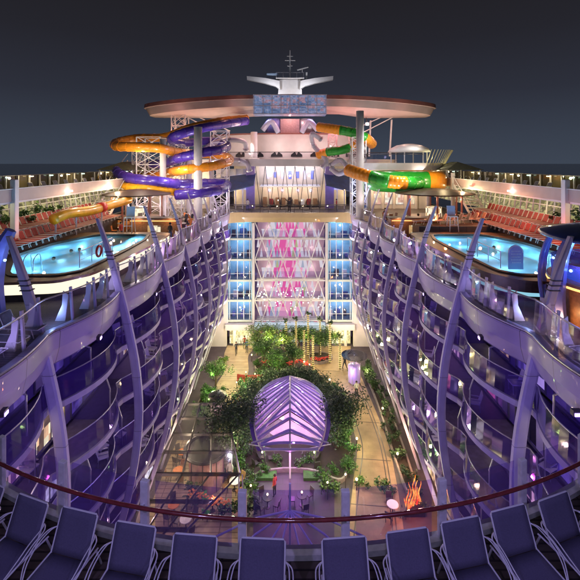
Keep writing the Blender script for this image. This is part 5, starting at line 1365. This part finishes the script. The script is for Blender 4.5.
for k, (pts, lab) in enumerate(((crom([W(204, 150, 57), W(214, 143, 56), W(230, 140, 56), W(244, 142, 57), W(246, 150, 58)], 6), 'curling silver pipe above the left end of the slide deck'),
        (crom([W(218, 166, 57), W(232, 160, 57), W(246, 163, 57), W(250, 172, 57)], 6), 'low silver pipe arching over the left awning'), (crom([W(322, 140, 56), W(312, 134, 56), W(314, 146, 57), W(326, 160, 56), W(322, 168, 56)], 6), 'silver pipe curling down from the high right slide'),
        (crom([W(330, 166, 56), W(340, 160, 55), W(347, 168, 54), W(339, 174, 54), W(331, 168, 55)], 6), 'looped silver pipe beside the right awning'))):
    t = thing('silver_pipe', lab, 'pipe', pts[0], absolute=True)
    MB().tube(pts, .34, 10).build('pipe_run', M['fin'], t, smooth=True)
    for q in (1, len(pts)//2, len(pts)-2):
        d = (pts[q+1]-pts[q-1]).normalized()*.08; MB().tube([pts[q]-d, pts[q]+d], .44, 10).build('flange', M['alu'], t)
for (a, b_, pw, cc) in (((-10.4, 39.5, -5.8), (-15, 49, .5), 900, (1, .84, .80)), ((-17.0, 40.0, -3.2), (-17, 50, 1), 420, (1, .8, .62)), ((10.6, 41.5, -5.8), (12.5, 48, 0), 800, (.98, .86, .92)), ((-9.2, 46, -5.8), (-8, 56, 5), 420, (.95, .85, 1)), ((9.6, 47, -5.8), (6, 56, 5), 420, (1, .85, .9))):
    t = thing('added_uplight', 'small added uplight on the deck near x %s' % 'abc', 'lamp', a)
    t['label'] = {(-10.4): 'added fill floodlight on the deck aimed up at the violet coils', (-17.0): 'added fill floodlight aimed up at the orange loops', 10.6: 'added fill floodlight on the deck aimed up at the green slides', -9.2: 'added fill floodlight left of the bridge aimed at the slide deck', 9.6: 'added fill floodlight right of the bridge aimed at the slide deck'}[a[0]]
    MB().box((0, -.1, -.35), (.4, .25, .3)).build('housing', M['darksteel'], t); MB().box((0, 0, -.85), (.08, .08, .8)).build('stem', M['darksteel'], t)
    spot(a, b_, pw, cc, 80, .9, .15)  # spots and housings added to brighten the slides and columns
# bright floodlight near the right roof strut
t = thing('flood_lamp', 'bright white floodlight glaring under the right end of the wing roof', 'lamp', (10.9, 56.4, 5.5))
MB().box((0, .15, 0), (.6, .2, .45)).build('housing', M['darksteel'], t); MB().sphere((0, -.05, 0), .20, 10).build('lens', emi('flood lens', (1, .95, 1), 60), t)
MB().bar((0, .2, 0), (.4, 3, 1.2), .1).build('bracket', M['darksteel'], t)

# right terrace deck with the lit slatted end and white dome
t = thing('round_terrace', 'raised round terrace with slatted glowing balustrade right of the slides', 'terrace', (15, 56, -1), absolute=True)
MB().prism(ell(14.6, 55.5, 6.6, 4.2, 0, 2*PI, 40)[:-1], -.9, 0).build('terrace_slab', M['pinkwhite'], t)
b = ell(14.6, 55.5, 6.6, 4.2, PI, 2*PI, 40)
MB().ribbon([(x, y, .1) for x, y in b[:26]], [(x, y, 1.1) for x, y in b[:26]]).build('glass_rail', M['glass'], t)
MB().tube([(x, y, 1.15) for x, y in b[:26]], .05, 5).build('top_rail', M['darksteel'], t)
for i in range(26, 41):
    x, y = b[i]; MB().bar((x, y, -.3), (x+.9*(x-14.6)/6.6+.2, y-.3, 1.75), .24, .08).build('slat', mat('gilded slat', (.55, .50, .28), .4) if i == 26 else bpy.data.materials['gilded slat'], t)
point((19.5, 53.5, .5), 40, (1, .9, .5), .1); point((17, 51.0, -1.6), 90, WHITE, .1)
for x in (10.5, 18.5): MB().tube([(x, 53.5, DECK), (x, 53.5, -.9)], .2, 10).build('support', M['pinkwhite'], t)
t = thing('white_dome', 'shallow white dome roof on the round terrace', 'dome', (16.6, 55.8, 0))
MB().lathe((0, 0, 0), [(2.9, 1.5), (2.6, 2.0), (1.7, 2.45), (.6, 2.65), (.02, 2.68)], 28).build('shell', M['white'], t, smooth=True)
for a in range(6): MB().bar((2.5*math.cos(a*1.047), 2.5*math.sin(a*1.047), 0), (2.5*math.cos(a*1.047), 2.5*math.sin(a*1.047), 1.6), .12).build('post', M['white'], t)
point((16.6, 52.4, 2.6), 30, WHITE, .1)

# ------------------------------------------------------------------ pool bars with dark disc roofs
PK = 1.6
def bar_pavilion(s, x, y, r, zroof, lab):
    t = thing('bar_pavilion', lab, 'bar', (x, y, DECK))
    z = zroof-DECK
    MB().lathe((0, 0, 0), [(r, z), (r*.99, z+.1), (r*.5, z+.45), (.1, z+.6)], 32).build('disc_roof', M['darkwood'], t)
    MB().lathe((0, 0, 0), [(r*.98, z-.02), (r*.2, z-.25)], 32).build('ceiling', M['darksteel'], t)
    for a in range(6): MB().tube([(r*.72*math.cos(a*1.047+.3), r*.72*math.sin(a*1.047+.3), 0), (r*.72*math.cos(a*1.047+.3), r*.72*math.sin(a*1.047+.3), z)], .11, 8).build('post', M['redbrown'], t)
    MB().lathe((0, 0, 0), [(r*.60, .0), (r*.60, 1.05), (r*.66, 1.08), (r*.66, 1.14), (r*.5, 1.15)], 28).build('counter', M['wood'], t)
    MB().lathe((0, 0, 0), [(r*.605, .2), (r*.605, .95)], 28).build('counter_front', mat('amber bar front '+str(s), (.5, .2, .07), .3, emis=(1, .33, .07), es=.30), t)
    MB().lathe((0, 0, 0), [(r*.2, 0), (r*.2, 2.2)], 16).build('back_bar', M['r_warm'], t)
    for k, (dx, dy) in enumerate(((-.3, -.8), (.2, -.85), (-.75, -.45), (.65, -.6))):
        point((x+dx*r*.75, y+dy*r*.8, zroof-.45), 42, WARM if s < 0 else (1, .5, .25), .08)
    st = MB()
    return t
bar_pavilion(-1, -16.8, 44.0, 3.6, -3.45, 'dark disc roofed bar with amber counter beyond the left pool')
bar_pavilion(1, 15.8, 44.0, 4.2, -3.35, 'dark disc roofed bar with amber counter beyond the right pool')
# bar stools
for s in (-1, 1):
    p0 = None
    for k in range(7):
        a = -PI*.85+k*.42; cx = -16.8 if s < 0 else 15.8; rr = 3.0 if s < 0 else 3.5
        loc = (cx+rr*math.cos(a), 44+rr*math.sin(a), DECK)
        if p0 is None:
            p0 = thing('bar_stool', f'tall bar stool with pale seat at the {"left" if s < 0 else "right"} disc roofed bar', 'stool', loc, 0, 'stools at the %s bar' % ('left' if s < 0 else 'right'))
            MB().lathe((0, 0, 0), [(.2, .75), (.22, .8), (.2, .85)], 14).build('seat', M['brownfab'] if s > 0 else M['white'], p0)
            MB().lathe((0, 0, 0), [(.22, 0), (.2, .03), (.03, .06), (.03, .75)], 10).build('stem', M['alu'], p0)
        else: dup(p0, loc)
# timber service counters with glowing edges
for s, x, y, lab in ((-1, -12.6, 37.6, 'low timber bar counter with amber strip at the end of the left pool'), (1, 11.7, 37.8, 'low timber bar counter with amber strip at the end of the right pool')):
    t = thing('timber_counter', lab, 'counter', (x, y, DECK))
    MB().box((0, 0, .9), (4.6, 1.0, 1.8)).build('carcass', M['wood'], t, bevel=.02)
    MB().box((0, -.52, 1.62), (4.4, .03, .07)).build('light_strip', M['em_amber'], t)
    MB().box((0, 0, 1.86), (4.9, 1.2, .1)).build('top', M['darkwood'], t)
    MB().box((0, -.51, .8), (1.2, .03, .8)).build('lit_niche', M['r_warm'], t)
    for xx in (-1.5, 1.5): point((x+xx, y-1.0, DECK+1.9), 26, (1, .55, .25), .1)
# lifeguard chairs
for s, x, y in ((-1, -13.9, 34.6), (1, 14.3, 35.2)):
    t = thing('lifeguard_chair', 'tall pale blue lifeguard chair at the far end of the %s pool' % ('left' if s < 0 else 'right'), 'chair', (x, y, -6.0))
    MB().box((0, 0, 1.3), (.7, .6, .06)).build('seat', M['white'], t)
    MB().bar((0, .28, 1.3), (0, .4, 2.2), .7, .06, up=(0, 1, 0)).build('backrest', mat('pale blue panel', (.30, .42, .62), .5), t)
    for a in (-.32, .32):
        for c in (-.28, .28): MB().bar((a*1.2, c*1.4, 0), (a, c, 1.3), .05).build('leg', M['white'], t)
    MB().bar((-.36, -.34, .6), (.36, -.34, .6), .04).build('rung', M['white'], t)
# yellow flume
P = crom([(-18.2, 30.8, -4.35), (-18.0, 32.5, -4.1), (-17.6, 35, -4.2), (-17.1, 38, -4.0), (-16.6, 41.2, -3.8)], 10)
t = thing('kids_flume', 'fat yellow kiddie water slide running beside the left pool terrace', 'water slide', P[0], absolute=True)
MB().tube(P, [.42 for i in range(len(P))], 14).build('trough', M['yellow'], t, smooth=True)
MB().tube([(-17.36, 36.4, -4.10), (-17.26, 37.0, -4.06)], [.47, .47], 12).build('red_cuff', M['red'], t, smooth=True)
for q in (2, 14, 26, 38): MB().tube([P[q], (P[q].x, P[q].y, DECK)], .07, 8).build('support', M['fin'], t)
point((-15.6, 33.0, -2.6), 45, (1, .9, .6), .1); point((-15.4, 37.5, -2.6), 40, (1, .9, .6), .1)
P = crom([(17.2, 36, -4.6), (17.6, 39, -4.3), (17.2, 41.5, -4.1)], 10)
# stairs between levels
def stairs(s, y0, y1, z0, z1, x, lab):
    t = thing('deck_stairs', lab, 'stairs', (x, y0, z0), absolute=True)
    n = 14
    for k in range(n):
        u = k/n; MB().box((x, y0+(y1-y0)*u, z0+(z1-z0)*(u+1/n)), (1.7, abs(y1-y0)/n*1.1, .07)).build('tread', M['white'], t)
    for a in (-.9, .9):
        MB().bar((x+a, y0, z0+.1), (x+a, y1, z1+.1), .08, .30).build('stringer', M['white'], t)
        MB().bar((x+a, y0, z0+1.05), (x+a, y1, z1+1.05), .05).build('handrail', M['white'], t)
stairs(-1, 40, 46.5, -7, -2.6, -19.9, 'pale lit staircase rising to the left gallery')
stairs(1, 40, 46.5, -7, -2.6, 19.9, 'pale lit staircase rising to the right gallery')
stairs(-1, 50, 55, -2.6, .2, -21.4, 'upper pale staircase above the left gallery')
for s in (-1, 1): point((s*18.4, 42.5, -2.9), 90, (1, .95, .55), .1)
# hipped shelter roofs on the galleries
for s in (-1, 1):
    t = thing('shelter', 'green grey hipped shelter roof on posts above the %s gallery' % ('left' if s < 0 else 'right'), 'shelter', (s*21.4, 52, -2.6))
    MB().add([(-2.3, -3.2, 1.75), (2.3, -3.2, 1.75), (2.3, 3.2, 1.75), (-2.3, 3.2, 1.75), (0, -1, 2.75), (0, 1, 2.75)], [(0, 1, 4), (1, 2, 5, 4), (2, 3, 5), (3, 0, 4, 5), (3, 2, 1, 0)]).build('roof', mat('shelter green grey', (.16, .17, .11), .6, noise=.3), t)
    for a in (-2, 2):
        for c in (-2.8, 2.8): MB().bar((a, c, 0), (a, c, 1.75), .12).build('post', M['white'], t)

# ------------------------------------------------------------------ people
def person(label, loc, rz, pose, top, bottom, h=1.75, group=None):
    V = {}
    def j(n, x, y, z, r): V[n] = (Vector((x, y, z)), r)
    j('pelvis', 0, 0, .95, .14); j('waist', 0, 0, 1.10, .125); j('chest', 0, -.01, 1.32, .15); j('neck', 0, 0, 1.48, .06); j('head0', 0, -.01, 1.56, .085); j('head', 0, -.015, 1.66, .10); j('crown', 0, 0, 1.74, .06)
    E = [('pelvis', 'waist'), ('waist', 'chest'), ('chest', 'neck'), ('neck', 'head0'), ('head0', 'head'), ('head', 'crown')]
    for s_, n in ((-1, 'l'), (1, 'r')):
        j(n+'hip', s_*.10, 0, .88, .10); j(n+'knee', s_*.12, -.02 if pose != 'walk' else s_*.12, .50, .065); j(n+'ank', s_*.13, .02 if pose != 'walk' else s_*.25, .09, .045); j(n+'toe', s_*.14, -.16 if pose != 'walk' else s_*.25-.16, .035, .035)
        j(n+'sh', s_*.19, 0, 1.42, .06)
        if pose == 'up': j(n+'el', s_*.42, -.02, 1.60, .045); j(n+'wr', s_*.52, -.03, 1.86, .032); j(n+'hd', s_*.54, -.03, 1.97, .035)
        else: j(n+'el', s_*.25, .02, 1.13, .045); j(n+'wr', s_*.24, -.08, .88, .032); j(n+'hd', s_*.23, -.11, .80, .035)
        E += [('pelvis', n+'hip'), (n+'hip', n+'knee'), (n+'knee', n+'ank'), (n+'ank', n+'toe'), ('chest', n+'sh'), (n+'sh', n+'el'), (n+'el', n+'wr'), (n+'wr', n+'hd')]
    names = list(V); me = bpy.data.meshes.new('tmp'); me.from_pydata([V[k][0] for k in names], [(names.index(a), names.index(b)) for a, b in E], [])
    o = bpy.data.objects.new('tmp', me); COL.objects.link(o)
    sk = o.modifiers.new('s', 'SKIN'); sb = o.modifiers.new('d', 'SUBSURF'); sb.levels = 1
    for i, k in enumerate(names): me.skin_vertices[0].data[i].radius = (V[k][1], V[k][1]*(.8 if k in ('pelvis', 'waist', 'chest') else 1))
    me.skin_vertices[0].data[0].use_root = True
    dg = bpy.context.evaluated_depsgraph_get(); dg.update(); bm = bpy.data.meshes.new_from_object(o.evaluated_get(dg)); bpy.data.objects.remove(o)
    for m in (M['skin'], top, bottom, M['cloth_dark']): bm.materials.append(m)
    for p in bm.polygons:
        c = p.center; p.use_smooth = True
        if c.z > 1.50 and abs(c.x) < .18: p.material_index = 0
        elif (pose == 'up' and abs(c.x) > .48) or (pose != 'up' and abs(c.x) > .19 and c.z < 1.05 and c.z > .7): p.material_index = 0
        elif c.z > .95: p.material_index = 1
        elif c.z > .1: p.material_index = 2
        else: p.material_index = 3
    t = thing('person', label, 'person', loc, rz, group); t.scale = (h/1.75,)*3
    b = bpy.data.objects.new('body', bm); COL.objects.link(b); b.parent = t
    MB().lathe((0, .02, 1.64), [(.06, -.08), (.112, -.02), (.115, .05), (.08, .11), (.01, .13)], 14).build('hair', M['hair'], t, smooth=True)
    return t
def swimmer(label, x, y, z, rz=0):
    t = thing('person', label, 'person', (x, y, z), rz)
    b = MB(); b.lathe((0, 0, 0), [(.02, -.25), (.2, -.15), (.2, -.02), (.08, .06), (.06, .12), (.10, .2), (.10, .28), (.06, .35), (.01, .36)], 14); b.build('body', M['skin'], t, smooth=True)
    MB().lathe((0, .02, .27), [(.09, -.06), (.112, 0), (.09, .08), (.01, .11)], 12).build('hair', M['hair'], t, smooth=True)
person('person standing at the bridge railing with both arms raised, dark clothes', (-.1, 57.2, DECK), 0, 'up', M['cloth_dark'], M['cloth_dark'], 1.85)
person('person in dark clothes walking on the timber walkway beside the left block', (-7.3, 54.3, FLOOR), .4, 'walk', M['cloth_dark'], M['cloth_dark'])
person('person in blue standing by the pale trees on the timber walkway', (-5.9, 54.9, FLOOR), -.5, 'stand', M['cloth_blue'], M['cloth_dark'])
person('person in red standing in the yellow lit entrance', (-6.4, 56.1, FLOOR), 0, 'stand', M['cloth_red'], M['cloth_dark'])
person('person in white shirt at the left disc roofed bar', (-14.8, 41.0, DECK), 2.8, 'stand', M['cloth_white'], M['cloth_blue'])
person('person in red shirt on the deck near the left bar', (-12.6, 40.0, DECK), 1.2, 'stand', M['cloth_red'], M['cloth_dark'])
person('person in dark clothes near the tall left column', (-11.2, 43.2, DECK), -.6, 'walk', M['cloth_dark'], M['cloth_dark'])
person('person in blue near the right end of the bridge', (9.9, 52.6, DECK), .3, 'stand', M['cloth_blue'], M['cloth_dark'])
person('person in white shirt beside the right disc roofed bar', (12.9, 40.2, DECK), 0, 'stand', M['cloth_white'], M['cloth_dark'])
person('person in red shirt leaning at the right bar counter', (17.0, 40.4, DECK), 3, 'stand', M['cloth_red'], M['cloth_blue'])
person('person in dark clothes standing inside the right hot tub screen', (15.9, 17.0, DECK+.6), 0, 'stand', M['cloth_dark'], M['cloth_dark'])
swimmer('swimmer alone in the middle of the left pool', -14.9, 25.2, -6.28); swimmer('swimmer on the near side of a pair in the left pool', -15.0, 27.4, -6.28); swimmer('swimmer on the far side of a pair in the left pool', -14.7, 27.9, -6.28)
swimmer('swimmer alone in the right pool', 14.6, 28.6, -6.28)

ppl = [(-19.8, 43, 'cloth_white', 'white shirt at the foot of the left gallery stairs'), (-15.2, 36.0, 'cloth_red', 'red shirt by the left lifeguard chair'), (-10.6, 35.4, 'cloth_dark', 'dark clothes behind the left deck balustrade'), (-11.6, 47.5, 'cloth_white', 'white shirt beyond the left columns'),
       (-18.6, 48.0, 'cloth_blue', 'blue shirt behind the left bar'), (11.2, 47.0, 'cloth_red', 'red shirt near the tall right column'), (10.4, 44.0, 'cloth_white', 'white shirt by the right deck balustrade'), (13.3, 41.5, 'cloth_dark', 'dark clothes at the right bar stools'),
       (18.9, 42.6, 'cloth_white', 'white shirt right of the right bar'), (10.3, 38.6, 'cloth_blue', 'blue shirt at the end of the right timber counter'), (-6.2, 58.6, 'cloth_white', 'white shirt at the left end of the bridge'), (6.8, 58.4, 'cloth_red', 'red shirt at the right end of the bridge')]
for k, (x, y, c_, lab) in enumerate(ppl): person('person in '+lab, (x, y, DECK), k*1.3, 'walk' if k % 3 == 0 else 'stand', M[c_], M['cloth_dark'] if k % 2 else M['cloth_blue'], 1.7+.02*(k % 4))
for k, (x, y, c_, lab) in enumerate([(7.4, 44.5, 'cloth_white', 'white shirt walking on the curved garden path'), (6.9, 50.5, 'cloth_dark', 'dark clothes on the path beside the purple kiosk'), (-1.2, 31.2, 'cloth_red', 'red shirt seated area below the canopy'), (-4.9, 32.6, 'cloth_white', 'white shirt beside the round kiosk')]):
    person('person in '+lab, (x, y, FLOOR), k*2.1, 'walk' if k < 2 else 'stand', M[c_], M['cloth_dark'])
for s in (-1, 1):
    sd = 'left' if s < 0 else 'right'; tp = cp = None; g1 = f'round deck tables around the {sd} bar'; g2 = f'deck chairs around the {sd} bar tables'
    for k, (x, y) in enumerate(((11.2, 41.6), (11.6, 44.6), (12.2, 48.8), (13.8, 39.4), (20.2, 40.2), (16.4, 38.9 if s < 0 else 40.0))):
        if tp is None: tp = cafe_table(f'small round table on the deck near the {sd} bar', s*x, y, M['white'], .36); tp['group'] = g1; tp.location = (s*x, y, DECK)
        else: dup(tp, (s*x, y, DECK))
        for a in (0.5, 2.6, 4.6):
            lx = (s*x+.65*math.cos(a+k), y+.65*math.sin(a+k), DECK)
            if cp is None: cp = cafe_chair(f'low deck chair at a table near the {sd} bar', 0, 0, 0, M['brownfab'] if s > 0 else M['orangefab'], g2); cp.location = lx; cp.rotation_euler.z = a+k-PI/2
            else: dup(cp, lx, a+k-PI/2)
# ------------------------------------------------------------------ added violet wash lights, some with invented fixtures
PK = 1.0
p0 = None
def added_fixture(loc, tgt, power, col=VIO, ang=112):
    global p0
    loc = Vector(loc); d = (Vector(tgt)-loc).normalized()
    if p0 is None:
        p0 = thing('added_wash', 'small added violet floodlight under the deck edge', 'lamp', loc, 0, 'added violet wash lights')
        MB().box((0, 0, .1), (.3, .16, .18)).build('housing', M['darksteel'], p0); MB().box((0, -.09, .06), (.22, .02, .1)).build('lens', M['em_violet'], p0)
    else: dup(p0, loc, math.atan2(d.x, -d.y))
    spot(loc+d*.25, tgt, power, col, ang, .9, .2)
p0 = None
for s in (-1, 1):
    for y, ty, pw in ((13.0, 15, 760), (18.6, 20, 820), (24.8, 26, 760), (31, 32, 560), (37, 38, 380), (43.5, 44, 220), (49, 49, 160)):
        ex = top_edge(y)-.22
        added_fixture((-s*ex, y, DECK-1.2), (s*9.5, ty+1.5, -14.5), pw, VIO if y < 30 else (.58, .46, 1) if y < 36 else (.85, .76, .95))
    # from under the curved near deck, towards the camera-facing sides of the fins
    x, y = arcp(.42*s, .5)
    added_fixture((x, y, DECK-.75), (s*8.2, 26, -12), 620, VIO, 95)
    added_fixture((arcp(.15*s, .5)[0], arcp(.15*s, .5)[1], DECK-.75), (s*8.8, 30, -15), 760, VIO, 80)
# bare wash added for bands and fin tops, from the balustrade line opposite
for s in (-1, 1):
    for y, pw in ((14.5, 50), (20, 60), (27, 80), (35, 80)):
        spot((-s*(top_edge(y)+.5), y, DECK+1.55), (s*9.5, y+2, DECK-.8), pw, VIO, 70, .9, .15)
    for y, pw in ((26.5, 22), (30, 22), (37.5, 26), (43, 26)): point((s*(top_edge(y)+1.5), y, DECK+.9), pw, (.9, .25, .9) if y in (30, 37.5) else (.7, .6, 1), .1)
    for y, z in ((19.2, -12), (22.6, -15), (19.4, -18), (15.2, -12), (25, -12), (25.4, -18), (28.5, -12), (31, -15), (34, -12), (34, -18), (40, -15), (46, -12), (46, -18), (37, -12), (37, -18), (43, -11.5), (43, -17), (49, -14), (49, -20)):
        point((s*10.3, y, z+.7), 9 if y < 24 else 18, (1, .45, .72) if z == -12 and y > 27 else (1, .80, .55), .1)
# unseen masts and a bare spot added behind the viewpoint to brighten the near deck
for s in (-1, 1):
    t = thing('added_flood_mast', 'added unseen floodlight mast on the near deck at the %s' % ('left' if s < 0 else 'right'), 'lamp', (s*5.5, -1.5, DECK))
    MB().tube([(0, 0, 0), (0, 0, 9.5)], .08, 8).build('pole', M['fin'], t); MB().box((0, .1, 9.6), (.6, .25, .3)).build('housing', M['darksteel'], t)
    spot((s*5.5, -1.2, 2.6), (s*1.0, 6.6, DECK), 1250, (.48, .38, 1), 62, .9, .25)
spot((0, -1.5, 1.5), (0, 7, -7), 420, (.62, .55, 1), 100, .9, .3)

# ------------------------------------------------------------------ render settings
S.view_settings.view_transform = 'Standard'; S.view_settings.look = 'None'; S.view_settings.gamma = 1; S.view_settings.exposure = .22
S.render.engine = 'CYCLES'
c = S.cycles; c.use_denoising = True
try: c.denoiser = 'OPENIMAGEDENOISE'
except Exception: pass
c.max_bounces = 6; c.diffuse_bounces = 2; c.glossy_bounces = 3; c.transparent_max_bounces = 16; c.transmission_bounces = 4
c.caustics_reflective = False; c.caustics_refractive = False; c.sample_clamp_indirect = 4; c.sample_clamp_direct = 0
c.use_light_tree = True
for o in list(bpy.data.objects):
    if '_abs' in o: del o['_abs']
